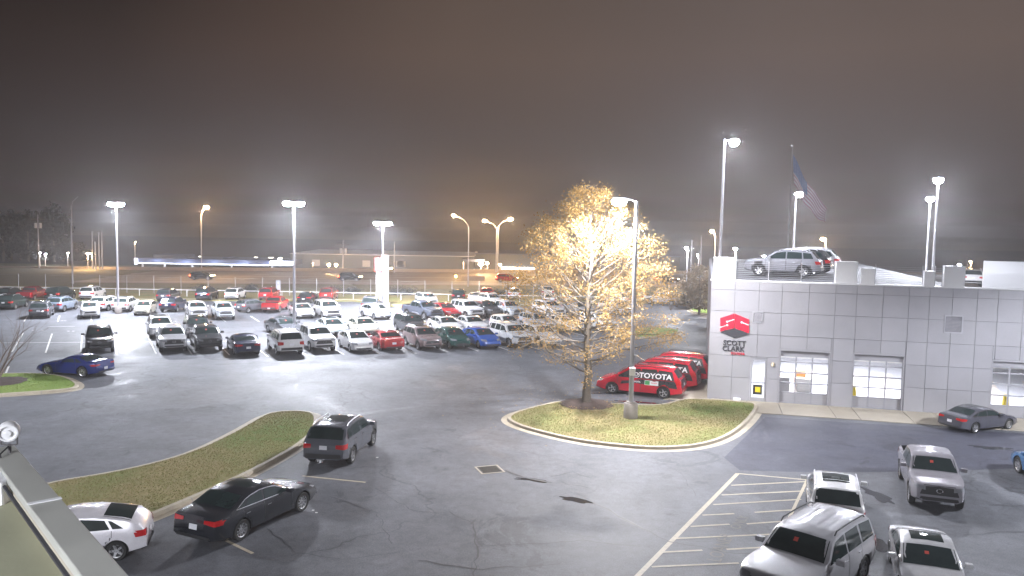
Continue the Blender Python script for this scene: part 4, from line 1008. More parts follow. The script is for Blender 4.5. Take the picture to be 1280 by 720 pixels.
# things inside the bays
def inshop(mb, name, m, lab, cat): return tag(mb.build(name, m, loc=WA, rz=ROTB, bevel=.01), lab, cat)
for i, (x, y, w_, dd, h, mm, lb) in enumerate([(4.15, 1.9, .55, .6, 1.15, 'crate_w', 'white cabinet nearest the first bay door glass'), (4.2, 3.3, .55, .7, .95, 'crate_o', 'orange chest left inside the first bay'), (5.35, 5.0, .6, .7, 1.0, 'crate_o', 'second orange chest deeper inside the first bay'), (5.2, 2.9, .8, .6, .95, 'crate_w', 'low white cabinet between orange chests in the first bay')]):
    q = MB().box(x, x+w_, y, y+dd, .16, h, 0).box(x+.04, x+w_-.04, y+.04, y+dd-.04, .03, .16, 1)
    for k in range(3): q.box(x+.04, x+w_-.04, y-.012, y, .24+k*(h-.3)/3, .24+(k+.85)*(h-.3)/3, 0)
    tag(q.build('tool_cabinet', [M[mm], M['trim']], loc=WA, rz=ROTB), lb, 'cabinet')
for x, lb in ((8.0, 'yellow floor sign standing inside the second bay'), (15.9, 'yellow floor sign standing inside the right hand bay')):
    q = MB(); q.add([(x, 1.6, .03), (x+.36, 1.6, .03), (x+.30, 1.75, .95), (x+.06, 1.75, .95), (x, 1.95, .03), (x+.36, 1.95, .03), (x+.30, 1.79, .95), (x+.06, 1.79, .95)], [(0, 1, 2, 3), (4, 5, 6, 7), (3, 2, 6, 7), (0, 4, 7, 3), (1, 5, 6, 2)])
    inshop(q, 'floor_sign', M['yellow'], lb, 'floor sign')
# parapet blocks, cable rails
for a, b, h in [(.09, 1.33, 8.22), (6.66, 7.77, 8.15), (7.98, 8.66, 7.80), (11.14, 11.66, 7.76), (12.12, 13.14, 8.05)]:
    bb('parapet_block', MB().box(a, b, -.03, .29, HT+.076, h-.05).box(a-.02, b+.02, -.05, .31, h-.05, h), M['white'], bevel=.01)
for a, b in [(1.35, 6.64), (8.68, 11.12), (11.68, 12.10)]:
    rl = MB()
    for z in [7.06+i*.105 for i in range(9)]: rl.tube((a, .12, z), (b, .12, z), .008, n=5)
    n = max(1, int((b-a)/1.7))
    for i in range(n+1): x = a+.03+(b-a-.06)*i/n; rl.tube((x, .12, HT+.07), (x, .12, 8.02), .022, n=6)
    bb('cable_rail', rl, M['galv'])
en = MB(); ep = G(1228, 361, 4.6)-WA; es, ey = ep.dot(WD), ep.dot(WN); eh = D(1228, 326, G(1228, 361, 4.6).y).z
en.box(es, es+14, ey, ey+.15, 4.6, eh)
for i in range(11): en.box(es-.02, es+14, ey-.08, ey, 4.75+i*.13, 4.82+i*.13)
tag(en.build('corrugated_enclosure', M['white'], loc=WA, rz=ROTB), 'white enclosure wall with horizontal ribs beyond the roof edge', 'enclosure')

# ------------------------------------------------------------------ lamps
def lamp(loc, power, color=(.93, .95, 1), kind='SPOT', size=165, blend=.25, rad=.25, rot=None):
    l = bpy.data.lights.new('lamp_light', kind); l.energy = power; l.color = color
    if kind == 'SPOT': l.spot_size = R(size); l.spot_blend = blend
    l.shadow_soft_size = rad
    o = bpy.data.objects.new('lamp_light', l); COL.objects.link(o); o.location = loc
    if rot: o.rotation_euler = rot
    return o
PW = 1.0
def lot_lamp(base, H_, r0, r1, heads, label, power, group='tall lot lamps', foot=True, hd=.8, color='bulb', mat='galv', lk=(.90, .93, 1), z0=0, size=160):
    e = empty('lamp_post', (base.x, base.y, z0), 0, label, 'lamp post', group)
    MB().tube((0, 0, .0 if not foot else .7), (0, 0, H_), r0, r1, 12).build('pole', M[mat], e, smooth=True)
    if foot: MB().lathe([(0, 0), (.34, 0), (.34, .74), (.31, .78), (0, .78)], 20).build('footing', M['stone'], e, smooth=True)
    for dx in heads:
        dx, dy = dx if isinstance(dx, tuple) else (dx, 0)
        MB().tube((0, 0, H_-.06), (dx*.55, dy*.55, H_-.06), .035, n=6).build('arm', M[mat], e)
        hx = dx
        h = MB().box(hx-hd/2, hx+hd/2, dy-.20, dy+.20, H_-.10, H_+.03).build('lamp_head', M['galv'], e, bevel=.03)
        MB().lathe([(0, -.34), (.22, -.31), (.36, -.20), (.40, -.08), (.36, -.02), (0, 0)], 20, M=Matrix.Translation((hx, dy, H_-.06)) @ Matrix.Diagonal((hd/.8, .8, 1, 1))).build('lamp_lens', M[color], h, smooth=True)
    L_ = lamp((base.x, base.y, z0+H_-.35), power*PW, lk, size=size, rad=.5); L_.parent = None
    hx = [x if isinstance(x, tuple) else (x, 0) for x in heads]; L_.location.x += sum(x for x, _ in hx)/len(hx); L_.location.y += sum(y for _, y in hx)/len(hx)-.01
    return e
P1 = G(148, 392); P2 = G(368, 418); P3 = G(478, 388)
lot_lamp(P1, 11.4, .13, .08, (-.42, .42), 'slender lit lamp post farthest left in the lot', 19000)
lot_lamp(P2, 11.5, .13, .08, (-.52, .52), 'tall lit lamp post rising behind the white front-row SUVs', 17000)
lot_lamp(V((P3.x, P3.y, 0)), 9.9, .13, .08, (-.6, .6), 'lit lamp post standing in front of the red pylon sign', 18000)
# dark pole in the lawn beside the tree
P4 = G(788, 525)
e = empty('lamp_post', P4, 0, 'dark lamp post on a round concrete base in the lawn beside the yellow tree', 'lamp post', 'tall lot lamps')
MB().tube((0, 0, .8), (0, 0, 11.15), .13, .085, 14).build('pole', M['pole'], e, smooth=True)
MB().lathe([(0, 0), (.36, 0), (.36, .86), (.33, .9), (0, .9)], 24).lathe([(.24, .9), (.24, .96), (0, .96)], 12).build('footing', M['stone'], e, smooth=True)
MB().path([(0, 0, 11.05), (-.25, .02, 11.22), (-.6, .03, 11.24)], .035).build('arm', M['pole'], e)
h = MB().box(-1.25, -.5, -.2, .25, 11.16, 11.30).build('lamp_head', M['galv'], e, bevel=.03); MB().lathe([(0, -.30), (.22, -.27), (.34, -.16), (.38, -.05), (0, 0)], 20, M=Matrix.Translation((-.88, 0, 11.17))).build('lamp_lens', M['bulb_s'], h, smooth=True)
for z in (8.75, 3.1):
    q = MB(); q.add([(.05, -.30, z+.34), (.62, -.30, z), (.62, .28, z), (.05, .28, z+.34), (.05, -.30, z+.31), (.62, -.30, z-.03), (.62, .28, z-.03), (.05, .28, z+.31)], [(0, 1, 2, 3), (4, 5, 6, 7), (0, 1, 5, 4), (1, 2, 6, 5), (2, 3, 7, 6), (3, 0, 4, 7)]); q.build('solar_panel', M['vinyl_black'], e)
MB().box(-.14, .14, -.30, -.10, 2.35, 2.75).build('control_box', M['white'], e, bevel=.02)
lamp((P4.x-.9, P4.y, 10.8), 1100*PW, (1, .97, .93), kind='POINT', rad=.3); lamp((P4.x-.9, P4.y, 10.75), 10500*PW, (.97, .96, 1), size=166, rad=.35)
# lamps on the roof deck and lower deck
def roof_lamp(px, pyt, dist, z0, dx, label, power, arm=.5, rr=.09):
    T_ = D(px, pyt, dist); return lot_lamp(V((T_.x, T_.y, 0)), T_.z-z0, rr, rr*.7, dx, label, power, 'lamps on the roof deck', False, .55, z0=z0)
roof_lamp(905.5, 174, 49, 6.84, (.6,), 'lit lamp post with one arm behind the corner block of the roof', 2800)
roof_lamp(995, 240, 62, 6.84, (.22,), 'lit lamp post on the roof deck right behind the silver SUV', 2000)
roof_lamp(1173, 222, 53.5, 6.84, (0,), 'taller and brighter of the two neighbouring lamp posts above the roof edge', 3200)
roof_lamp(1163, 246, 64, 4.6, (0,), 'shorter of the two neighbouring lamp posts above the roof edge', 9000)
Pf = D(906, 315, 49)
# lot lamps outside the picture, left and right, then an added one behind
lot_lamp(V((-34, 30, 0)), 11.4, .13, .08, (-.45, .45), 'lit lamp post standing outside the picture on the left', 14000, color='bulb_s')
lot_lamp(V((33, 27, 0)), 11.4, .13, .08, (-.45, .45), 'lit lamp post standing outside the picture on the right', 21000, color='bulb_s')
lot_lamp(V((-8, -12, 0)), 14, .13, .08, (-.45, .45), 'added fill lamp post behind our roof, outside the picture', 50000, color='bulb_s')  # unseen fill, put in to light the parapet and near ground
# distant lot lamps
def far_lamp(px, pyt, pyb, dist, label, power, kind='bulb', col=(.93, .95, 1), poledx=0, r=.22, name='street_lamp', group=None, lr=.25):
    T_ = D(px, pyt, dist); B_ = D(px+poledx, pyb, dist)
    e = empty(name, (B_.x, B_.y, max(0, B_.z)), 0, label, 'street lamp', group); z0 = max(0, B_.z); h = T_.z-z0
    dx = T_.x-B_.x
    pts = [(0, 0, 0), (0, 0, h*.86 if dx else h)]+([(dx*.35, 0, h*.95), (dx, 0, h+.05)] if dx else [])
    MB().path([V(p) for p in pts], .09, 6).build('pole', M['galv'], e, smooth=True)
    MB().lathe([(0, -r*.6), (r*.8, -r*.35), (r, 0), (r*.7, r*.35), (0, r*.5)], 14, M=Matrix.Translation((dx, 0, h))).build('lamp_lens', M[kind], e, smooth=True)
    lamp((T_.x, T_.y-.1, T_.z-r-.1), power*.5*PW, col, 'POINT', rad=lr); return e
SO = (1, .62, .30)
far_lamp(258, 259, 335, 132, 'orange highway lamp on a straight mast above the lit canopy', 9000, 'bulb_o', SO, -6, .42, group='orange highway lamps')
far_lamp(567, 269, 362, 119, 'orange highway lamp with a curved arm left of the pair of orange lamps', 7000, 'bulb_o', SO, 18, .26, group='orange highway lamps')
far_lamp(606, 276, 340, 140, 'left lamp of the pair of orange highway lamps by the yellow tree', 7000, 'bulb_o', SO, 14, .40, group='orange highway lamps')
far_lamp(638, 274, 340, 140.5, 'right and brighter lamp of the pair of orange highway lamps by the tree', 9000, 'bulb_o', SO, -16, .48, group='orange highway lamps')
far_lamp(890, 289, 335, 120, 'orange street lamp just left of the roof corner', 5000, 'bulb_o', SO, 3, .35, group='orange highway lamps')
far_lamp(1029, 299, 335, 130, 'orange street lamp seen right under the flag', 6000, 'bulb_o', SO, 2, .45, group='orange highway lamps')
for px, py, pb, dd, pw, kd, lb, rr in [(858, 310, 360, 95, 6000, 'bulb', 'small white lamp post between the tree and the building', .2), (919, 311, 330, 85, 2500, 'bulb', 'small white lamp just right of the roof lamp pole', .2), (955, 320, 335, 90, 1500, 'bulb', 'tiny white lamp left above the silver roof SUV', .14),
      (1011, 310, 330, 90, 2500, 'bulb', 'small white lamp right above the silver roof SUV', .2), (110, 317, 336, 150, 4000, 'bulb_o', 'pale lamp between the pines and the slender lamp post', .34), (50, 316, 336, 158, 800, 'bulb', 'tiny white lamp in the dark pines, left of another', .12), (57, 317.5, 336, 158, 800, 'bulb', 'tiny white lamp in the dark pines, right of another', .12),
      (85, 316, 336, 157, 900, 'farlight', 'small pale lamp at the right edge of the pines', .25), (169, 303, 330, 160, 300, 'bulb_o', 'tiny amber lamp above the lit canopy end', .10), (1213, 327, 340, 100, 800, 'bulb_o', 'tiny amber lamp between roof lamps and white enclosure', .13), (1199, 331, 345, 95, 900, 'bulb', 'tiny white lamp above the wide grey parapet block', .16), (872, 318, 360, 120, 900, 'farlight', 'faint lamp beside the brown tree left of the building', .2)]:
    far_lamp(px, py, pb, dd, lb, pw, kd, SO if kd == 'bulb_o' else (.93, .95, 1), 0 if px > 200 or True else 0, rr)

# ------------------------------------------------------------------ flag
Tf = D(990.5, 183, 80); fe = empty('flagpole', (Tf.x, Tf.y, 0), 0, 'tall thin flagpole behind the roof deck', 'flagpole')
MB().tube((0, 0, 0), (0, 0, Tf.z), .07, .03, 8).build('mast', M['bronze'], fe, smooth=True); MB().lathe([(0, -.09), (.09, 0), (0, .09)], 10, M=Matrix.Translation((0, 0, Tf.z+.08))).build('finial', M['chrome'], fe)
fl = MB(); nu, nv = 26, 26
h0, h1 = D(991.5, 193, 79.9), D(992, 231, 79.9); f0, f1 = D(1035, 262, 79), D(1031, 279, 79)
def fpt(u, v):
    a = h0.lerp(f0, u); b = h1.lerp(f1, u); p = a.lerp(b, v)
    return p+V((.16*math.sin(u*9+v*2.5), .45*math.sin(u*8+v*3), -.9*math.sin(math.pi*u)*.5+.1*math.sin(u*14)))
vs = [fpt(i/nu, j/nv) for j in range(nv+1) for i in range(nu+1)]; 
for j in range(nv):
    for i in range(nu):
        q = (j*(nu+1)+i, j*(nu+1)+i+1, (j+1)*(nu+1)+i+1, (j+1)*(nu+1)+i)
        st = (j//2) % 2; m = 2 if (i < nu*.4 and j < nv*.54) else (0 if st == 0 else 1)
        if m == 2 and (i % 2 == 1) and (j % 3 == 1): 
            c = (vs[q[0]]+vs[q[2]])/2; star = [vs[k].lerp(c, .55) for k in q]; fl.add([p+V((0, -.02, 0)) for p in star], [(0, 1, 2, 3)], 1)
        fl.add([vs[k] for k in q], [(0, 1, 2, 3)], m)
tag(fl.build('flag', [M['flag_r'], M['flag_w'], M['flag_b']], smooth=True), 'large striped flag with blue star field hanging slack from its pole', 'flag')

# ------------------------------------------------------------------ pylon sign, fences, background
PP = G(479, 384); px = 1/ (G(480, 384).x-G(479, 384).x); e = empty('pylon_sign', PP, 0, 'white pylon sign with a glowing red panel at the head', 'sign')
MB().box(-.95, .75, -.3, .3, 0, .5).box(-.80, -.28, -.2, .2, .5, 5.0).box(-.24, .60, -.2, .2, .5, 6.0).build('pylon_body', M['white'], e, bevel=.02)
h = MB().box(-.95, .05, -.42, -.22, 4.2, 5.75).build('sign_panel', M['ledred'], e, bevel=.04)
g = MB()
for z in (5.35, 4.95): g.lathe([(.10, -.44), (.20, -.44), (.20, -.42)], 16, 0, 'Y', Matrix.Translation((-.45, 0, z)))
g.box(-.75, -.15, -.44, -.42, 4.45, 4.62).build('sign_mark', M['ledor'], h)
PS = G(348, 371); e = empty('post_sign', PS, 0, 'grey double post sign at the far kerb beside the bright red SUV', 'sign')
MB().box(-.28, -.20, -.04, .04, 0, 2.1).box(.20, .28, -.04, .04, 0, 2.1).build('post', M['galv'], e); MB().box(-.30, .30, -.06, -.041, .9, 2.15).build('sign_board', M['pole'], e); MB().box(-.14, .14, -.075, -.061, 1.1, 1.5).box(-.12, .12, -.075, -.061, 1.65, 1.95).build('sign_mark', M['galv'], e)
fc = empty('chain_link_fence', (0, 0, 0), 0, 'tall thin wire fence on steel posts between the lot and the highway', 'fence')
A0, B0 = V((-75, 104, .1)), V((24, 104, .1)); pst = MB(); n = 28
fence_m, ft, fb, fL = nt('fence_wire'); fb.inputs['Base Color'].default_value = (.28, .28, .29, 1)
for i in range(n+1): p = A0.lerp(B0, i/n); MB().tube((p.x, p.y, .05), (p.x, p.y, 2.4), .035, n=6).build('post', M['galv'], fc)
wr = MB(); wr.tube(A0+V((0, 0, 2.1)), B0+V((0, 0, 2.1)), .016, n=4)
L0 = (B0-A0).length; k = 0
while k*.30 < L0:
    x = A0.x+k*.30; wr.add([(x, 104, .1), (x+.012, 104, .1), (x+2.012, 104, 2.1), (x+2, 104, 2.1)], [(0, 1, 2, 3)]); wr.add([(x+2, 104.01, .1), (x+2.012, 104.01, .1), (x+.012, 104.01, 2.1), (x, 104.01, 2.1)], [(0, 1, 2, 3)]); k += 1
wr.build('wire_mesh', fence_m, fc)
gr = empty('pipe_rail', (0, 0, 0), 0, 'low white pipe rail running along the far kerb', 'railing')
rl = MB(); rl.tube((-75, 100.5, .92), (14, 100.5, .92), .045, n=6); rl.build('rail', M['white'], gr)
for i in range(30): x = -74+i*3.0; MB().tube((x, 100.5, .05), (x, 100.5, .92), .04, n=6).build('post', M['white'], gr)

e = empty('warehouse', (0, 0, 0), 0, 'long low pale warehouse beyond the highway', 'building')
def WX(pxx, dist): return D(pxx, 330, dist).x
x0, x1, x2 = WX(363, 165), WX(592, 165), WX(672, 165)
zt = D(430, 318.5, 165).z
MB().box(x0, x1, 165, 190, .05, zt).build('wall', M['warehouse'], e); MB().box(x0-.1, x1+.1, 164.9, 190.1, zt, zt+.15).build('roof', M['galv'], e)
for pxx in (395, 458, 500, 502): MB().box(WX(pxx, 165)-.8, WX(pxx, 165)+.8, 164.93, 164.99, .6, zt-1.1).build('door', M['pole'], e)
MB().box(WX(578, 160), WX(606, 160), 157, 162, D(590, 326.5, 160).z, D(590, 323, 160).z).build('porch_roof', M['bluecanopy'], e)
for pxx in (580, 586, 602): MB().tube((WX(pxx, 160), 157.5, 0), (WX(pxx, 160), 157.5, D(590, 326.5, 160).z), .12, n=6).build('porch_post', M['galv'], e)
e = empty('depot_building', (0, 0, 0), 0, 'pale depot building with a bright lit strip beside the yellow tree', 'building')
MB().box(x1+.2, x2+30, 168, 190, .05, D(620, 318, 168).z).build('wall', M['warehouse'], e); MB().box(WX(627, 168), WX(668, 168), 167.6, 167.95, D(640, 338, 168).z, D(640, 334, 168).z).build('lit_strip', M['farlight'], e)
MB().box(x1+.1, x2+30.1, 167.5, 190.1, D(620, 318, 168).z, D(620, 318, 168).z+.2).build('roof', M['bluecanopy'], e); MB().box(WX(593, 168), WX(596, 168), 170, 171, D(620, 318, 168).z+.2, D(620, 315, 168).z).build('roof_vent', M['pole'], e)
for px_, py_, lb in [(411, 331, 'first of three amber wall lamps at the warehouse foot, from the left'), (420, 331, 'second of three amber wall lamps at the warehouse foot, from the left'), (489, 336, 'amber wall lamp just right of the red pylon'), (601, 330, 'large amber wall lamp under the depot porch'), (609, 329, 'smaller amber wall lamp beside the porch'), (625, 331, 'amber lamp at the left end of the lit strip'), (391, 329, 'tiny pale lamp at the left end of the warehouse')]:
    p = D(px_, py_, 157); s_ = .45 if 'large' in lb else (.15 if 'tiny' in lb else .28)
    q = empty('wall_lamp', p, 0, lb, 'lamp'); MB().lathe([(0, -s_), (s_*.8, -s_*.5), (s_, 0), (s_*.7, s_*.6), (0, s_*.8)], 12).build('lamp_lens', M['bulb_o' if s_ > .2 else 'farlight'], q, smooth=True)
    MB().tube((0, .1, -p.z), (0, .1, -s_), .05, n=6).build('post', M['galv'], q); lamp(p-V((0, .6, 0)), 500*PW*(s_/.28)**2, SO, 'POINT', rad=.3)
# filling station
e = empty('filling_station', (0, 0, 0), 0, 'low canopy edged with a white light strip beyond the highway', 'filling station')
y0 = 158; a, b = WX(171, y0), WX(366, y0); zl = D(250, 330.5, y0).z; zh = D(250, 323.5, y0).z
MB().box(a, b, y0, y0+12, zl, zh-.1).build('canopy', M['bluecanopy'], e)
MB().box(a, WX(336, y0), y0-.06, y0-.002, zl+.02, zl+.13).build('light_strip', M['cstrip'], e)
MB().box(a+1.5, a+8, y0+4, y0+9, zh-.1, zh+.5).box(a+16, WX(278, y0), y0+3, y0+9, zh-.1, zh+.15).build('roof', M['bluecanopy'], e)
s1 = MB().box(WX(338, y0), WX(366, y0), y0-.2, y0-.01, D(340, 331, y0).z, D(340, 326.5, y0).z).box(WX(348, y0), WX(352, y0), y0-.2, y0-.01, D(340, 326.5, y0).z, D(340, 322.5, y0).z); s1.build('lit_sign', M['tube'], e)
MB().box(WX(212, y0), b-1, y0+11, y0+11.4, 0, zl).build('wall', M['pole'], e)
for pxx, wpx in ((296, 4), (315, 6), (330, 3), (355, 3), (222, 3)): MB().box(WX(pxx, y0), WX(pxx+wpx, y0), y0+10.7, y0+10.95, .9, 2.0).build('window', M['farlight'], e)
for pxx in (172, 200, 235, 285, 336, 364): MB().box(WX(pxx, y0)-.15, WX(pxx, y0)+.15, y0+2, y0+2.3, 0, zl-.06).build('column', M['white'], e)
for k in range(5): lamp((a+4+k*(b-a-8)/4, y0-1.2, zl-.3), 350*PW, (.8, .86, 1), 'POINT', rad=.4)
tag(MB().box(WX(168, 157), WX(171, 157), 157, 157.4, .8, D(170, 323, 157).z).build('price_sign', M['cstrip']), 'small lit totem at the left end of the canopy', 'sign')
# highway furniture
tag(MB().prism([(WX(577, 131), 131), (WX(606, 131), 131), (WX(606, 131), 132.4), (WX(577, 131), 132.4)], .5, 1.25).build('flatbed_trailer', M['barrier']), 'low concrete coloured block on the highway verge, amber beacon at its end', 'barrier')
q = empty('beacon', V((WX(570, 130), 130, .55)), 0, 'amber beacon glowing left of the concrete block on the highway', 'beacon'); MB().tube((0, 0, 0), (0, 0, .5), .06, n=6).build('post', M['galv'], q); MB().lathe([(0, .5), (.2, .55), (.2, .85), (0, .95)], 10).build('lamp_lens', M['amber'], q)
br = MB(); slab(br, -190, 190, 152.4, 152.9, -.1, .62); tag(br.build('median_barrier', M['barrier']), 'long low concrete barrier along the far side of the highway', 'barrier')
# utility poles
for i, (px_, t0, dist, arm, lb) in enumerate([(47, 268, 152, 1, 'utility pole with cross arm and transformers in front of the pines'), (88.5, 262, 118, 2, 'bare curved mast with unlit arm right of the pines'), (115, 289, 150, 0, 'first thin pole left of the slender lamp post'), (119, 302, 150, 0, 'short thin pole, second of the cluster left of the slender lamp post'), (123.5, 290, 150, 0, 'third thin pole of the cluster left of the slender lamp post'), (127, 288, 150, 0, 'thin pole nearest the slender lamp post'), (429, 300, 155, 1, 'faint utility pole with cross arm above the warehouse'), (493, 302, 150, 0, 'faint thin pole right of the pylon lamp post'), (865, 300, 110, 0, 'faint thin pole between the tree and the roof corner'), (877, 295, 115, 0, 'faint thin pole nearest the roof corner')]):
    T_ = D(px_, t0, dist); e = empty('utility_pole', (T_.x, T_.y, 0), 0, lb, 'utility pole')
    MB().tube((0, 0, 0), (0, 0, T_.z), .14, .09, 7).build('pole', M['pole'], e, smooth=True)
    if arm == 1: MB().box(-1.3, 1.3, -.06, .06, T_.z-1.0, T_.z-.85).build('crossarm', M['bark'], e); MB().tube((.45, 0, T_.z-2.6), (.45, 0, T_.z-1.6), .26, n=10).tube((-.45, 0, T_.z-2.6), (-.45, 0, T_.z-1.6), .26, n=10).build('transformer', M['galv'], e)
    if arm == 2: MB().path([V((0, 0, T_.z-.05)), V((.3, 0, T_.z+1.2)), V((1.1, 0, T_.z+1.9))], .06).build('arm', M['galv'], e)

# ------------------------------------------------------------------ trees
ENV = [None]
def grow(mb, tips, p, d, ln, r, depth, rnd, spread=.55, up=.10, seg=3, split=(2, 3)):
    q = p; dd = d.normalized(); r0 = r
    for k in range(seg):
        nd = (dd+V((rnd.gauss(0, .14), rnd.gauss(0, .14), rnd.gauss(0, .08)+up*.5))).normalized()
        nq = q+nd*ln/seg; r1 = r0*.82
        if ENV[0] and not ENV[0](nq): return
        mb.tube(q, nq, r0, r1, 5 if r0 > .03 else 3, cap=False)
        tips.append((nq, nd, r1)) if depth <= 1 else None
        if depth > 0 and k > 0 or (depth > 1):
            for _ in range(1 if k < seg-1 else 0):
                sd = (nd+V((rnd.uniform(-1, 1), rnd.uniform(-1, 1), rnd.uniform(-.5, .8)))*spread).normalized()
                grow(mb, tips, nq, sd, ln*rnd.uniform(.45, .65), r1*.55, depth-1, rnd, spread, up, seg, split)
        q, dd, r0 = nq, nd, r1
    if depth > 0:
        for _ in range(rnd.randint(*split)):
            sd = (dd+V((rnd.uniform(-1, 1), rnd.uniform(-1, 1), rnd.uniform(-.6, .7)))*spread).normalized()
            grow(mb, tips, q, sd, ln*rnd.uniform(.5, .7), r0*.7, depth-1, rnd, spread, up, seg, split)
def leafquad(mb, c, s, rnd):
    a = V((rnd.gauss(0, 1), rnd.gauss(0, 1), rnd.gauss(0, 1))).normalized(); b = a.orthogonal().normalized(); b.rotate(Matrix.Rotation(rnd.random()*6.28, 3, a)); c2 = a.cross(b)
    mb.add([c-b*s, c-c2*s*.55, c+b*s, c+c2*s*.55], [(0, 1, 2, 3)])
rnd = random.Random(11)
e = empty('autumn_tree', TREE, 0, 'tall autumn tree with thinning yellow leaves on the lawn island', 'tree')
tk = MB(); TH = 12.0; lp = [V((0, 0, 0))]
for i in range(1, 13): lp.append(V((rnd.uniform(-.10, .10), rnd.uniform(-.10, .10), i*TH/12*.96)))
for i in range(12):
    ra = .235*(1-i/12.3)**.85+.01; rb = .235*(1-(i+1)/12.3)**.85+.01; tk.tube(lp[i], lp[i+1], ra if i else .30, rb, 10, cap=False)
tk.build('trunk', M['bark'], e, smooth=True)
lm = MB(); tips = []
env = [(2.2, 3.4), (3.0, 4.1), (4.5, 4.5), (6, 4.5), (7.5, 4.1), (9, 3.7), (10.5, 2.8), (11.6, 1.8), (12.2, 1.0)]
def envr(z): return prof_at(env, z)
az = 0
ENV[0] = lambda p: p.z < 12.6 and p.z > 1.3 and math.hypot(p.x, p.y) < envr(min(12.2, max(2.2, p.z)))*1.13+.1
for i in range(76):
    f = i/75; z = 2.0+9.6*f**.9; az += 2.4+rnd.uniform(-.3, .3); r_ = envr(z+.6)*rnd.uniform(.75, 1.08)
    elv = R(5+52*f+rnd.uniform(-6, 8)); k = z/TH*12/.96; k = min(11.99, z/(TH*.96)*12); base = lp[int(k)].lerp(lp[min(12, int(k)+1)], k-int(k))
    d = V((math.cos(az)*math.cos(elv), math.sin(az)*math.cos(elv), math.sin(elv))); ln = r_/max(.45, math.cos(elv))*.62
    grow(lm, tips, base, d, ln, .022+.042*(1-f), 2, rnd, .62, .12 if f > .25 else .02, 3, (2, 2))
lm.build('limbs', M['bark'], e); ENV[0] = None
lf = MB()
keep = []
for p, d, r in tips:
    er = envr(min(12.2, max(2.2, p.z))); rr_ = math.hypot(p.x, p.y)
    if p.z < 1.3 or rr_ > er*1.12: continue
    keep.append(p)
for p in keep:
    rr_ = math.hypot(p.x, p.y)/envr(min(12.2, max(2.2, p.z)))
    dens = .35+.65*min(1, max(0, (p.z-3.2)/3.5))
    if p.x > 1.2: dens = min(1, dens+.35)
    nn_ = int(15*dens*(.35+.9*rr_)+rnd.random())
    if rnd.random() < .18: nn_ = nn_//3
    for _ in range(nn_):
        c = p+V((rnd.gauss(0, .20), rnd.gauss(0, .20), rnd.gauss(0, .17)))
        leafquad(lf, c, rnd.uniform(.035, .07), rnd)
print('tips', len(tips), 'leaves', len(lf.f))
lf.build('crown', M['leaf'], e); e.scale = (1.02, 1.02, .94)

fl_ = MB(); rl_ = random.Random(21)
for _ in range(900):
    a = rl_.random()*6.28; q_ = abs(rl_.gauss(0, 3.2)); c = V((TREE.x+math.cos(a)*q_, TREE.y+math.sin(a)*q_, .20 if inside((TREE.x+math.cos(a)*q_, TREE.y+math.sin(a)*q_), smooth_poly([G(640, 520), G(700, 503), G(940, 508), G(880, 558), G(720, 552)], 1)) else .02))
    s_ = rl_.uniform(.03, .06); b_ = rl_.random()*6.28; u_ = V((math.cos(b_), math.sin(b_), rl_.uniform(-.2, .2)))*s_; w_ = V((-math.sin(b_), math.cos(b_), rl_.uniform(-.2, .2)))*s_*.6
    fl_.add([c-u_, c-w_, c+u_, c+w_], [(0, 1, 2, 3)])
tag(fl_.build('fallen_leaves', M['leaf']), kind='stuff')

def bare_shrub(name, loc, h, spread, n, label, cat='shrub', mat='bare', depth=3):
    e = empty(name, loc, 0, label, cat); mb = MB(); tp = []; r_ = random.Random(int(loc.x*10))
    for i in range(n):
        a = 6.28*i/n+r_.random(); d = V((math.cos(a)*spread, math.sin(a)*spread, 1))
        grow(mb, tp, V((0, 0, 0)), d, h*.5, .035*h/3, depth, r_, .5, .1, 3, (2, 3))
    mb.build('branches', M[mat], e); return tp, e
bare_shrub('bare_shrub', G(-6, 482), 4.6, .35, 7, 'leafless multi-stemmed shrub at the end of the green island', depth=3)
for px_, py_, h in [(846, 384, 3.4), (838, 388, 2.6), (857, 378, 2.8)]: bare_shrub('bare_shrub', G(px_, py_), h, .5, 5, {846: 'pale leafless shrub among parked cars left of the building corner', 838: 'small leafless shrub nearest the yellow crown', 857: 'leafless shrub beside the dark SUV by the building corner'}[px_], depth=2)
def leafy(name, base, H_, W_, label, mat, n, trunk=.16, r_=None, z0f=.25, size=.3, shape=1, group=None):
    r_ = r_ or random.Random(int(abs(base.x)*7)); e = empty(name, base, 0, label, 'tree', group)
    t_ = MB(); t_.tube((0, 0, 0), (0, 0, H_*.55), trunk, trunk*.6, 8, cap=False); t_.tube((0, 0, H_*.55), (r_.uniform(-.3, .3), 0, H_*.96), trunk*.6, .03, 6, cap=False)
    for k in range(12):
        a = r_.random()*6.28; z = H_*(z0f+(.9-z0f)*k/12); l = W_*.42*(1-((z/H_-.5)*1.3)**2*.6); t_.tube((0, 0, z), (math.cos(a)*l, math.sin(a)*l, z+l*.35), .05, .015, 4, cap=False)
    t_.build('trunk', M['bark'], e)
    f = MB(); cl = [(r_.random()*6.28, r_.uniform(.15, 1)**.6, r_.uniform(0, 1)) for _ in range(34)]
    for k in range(n):
        a, rr_, zz = cl[r_.randrange(34)]; z = H_*(z0f+(1-z0f)*zz); ww = W_/2*(math.sin(math.pi*min(.97, max(.08, .12+.85*zz)))**.6 if shape else (1-zz*.85))
        c = V((math.cos(a)*rr_*ww, math.sin(a)*rr_*ww, z))+V((r_.gauss(0, W_*.07), r_.gauss(0, W_*.07), r_.gauss(0, H_*.035)))
        leafquad(f, c, r_.uniform(.6, 1.3)*size, r_)
    f.build('crown', M[mat], e); return e
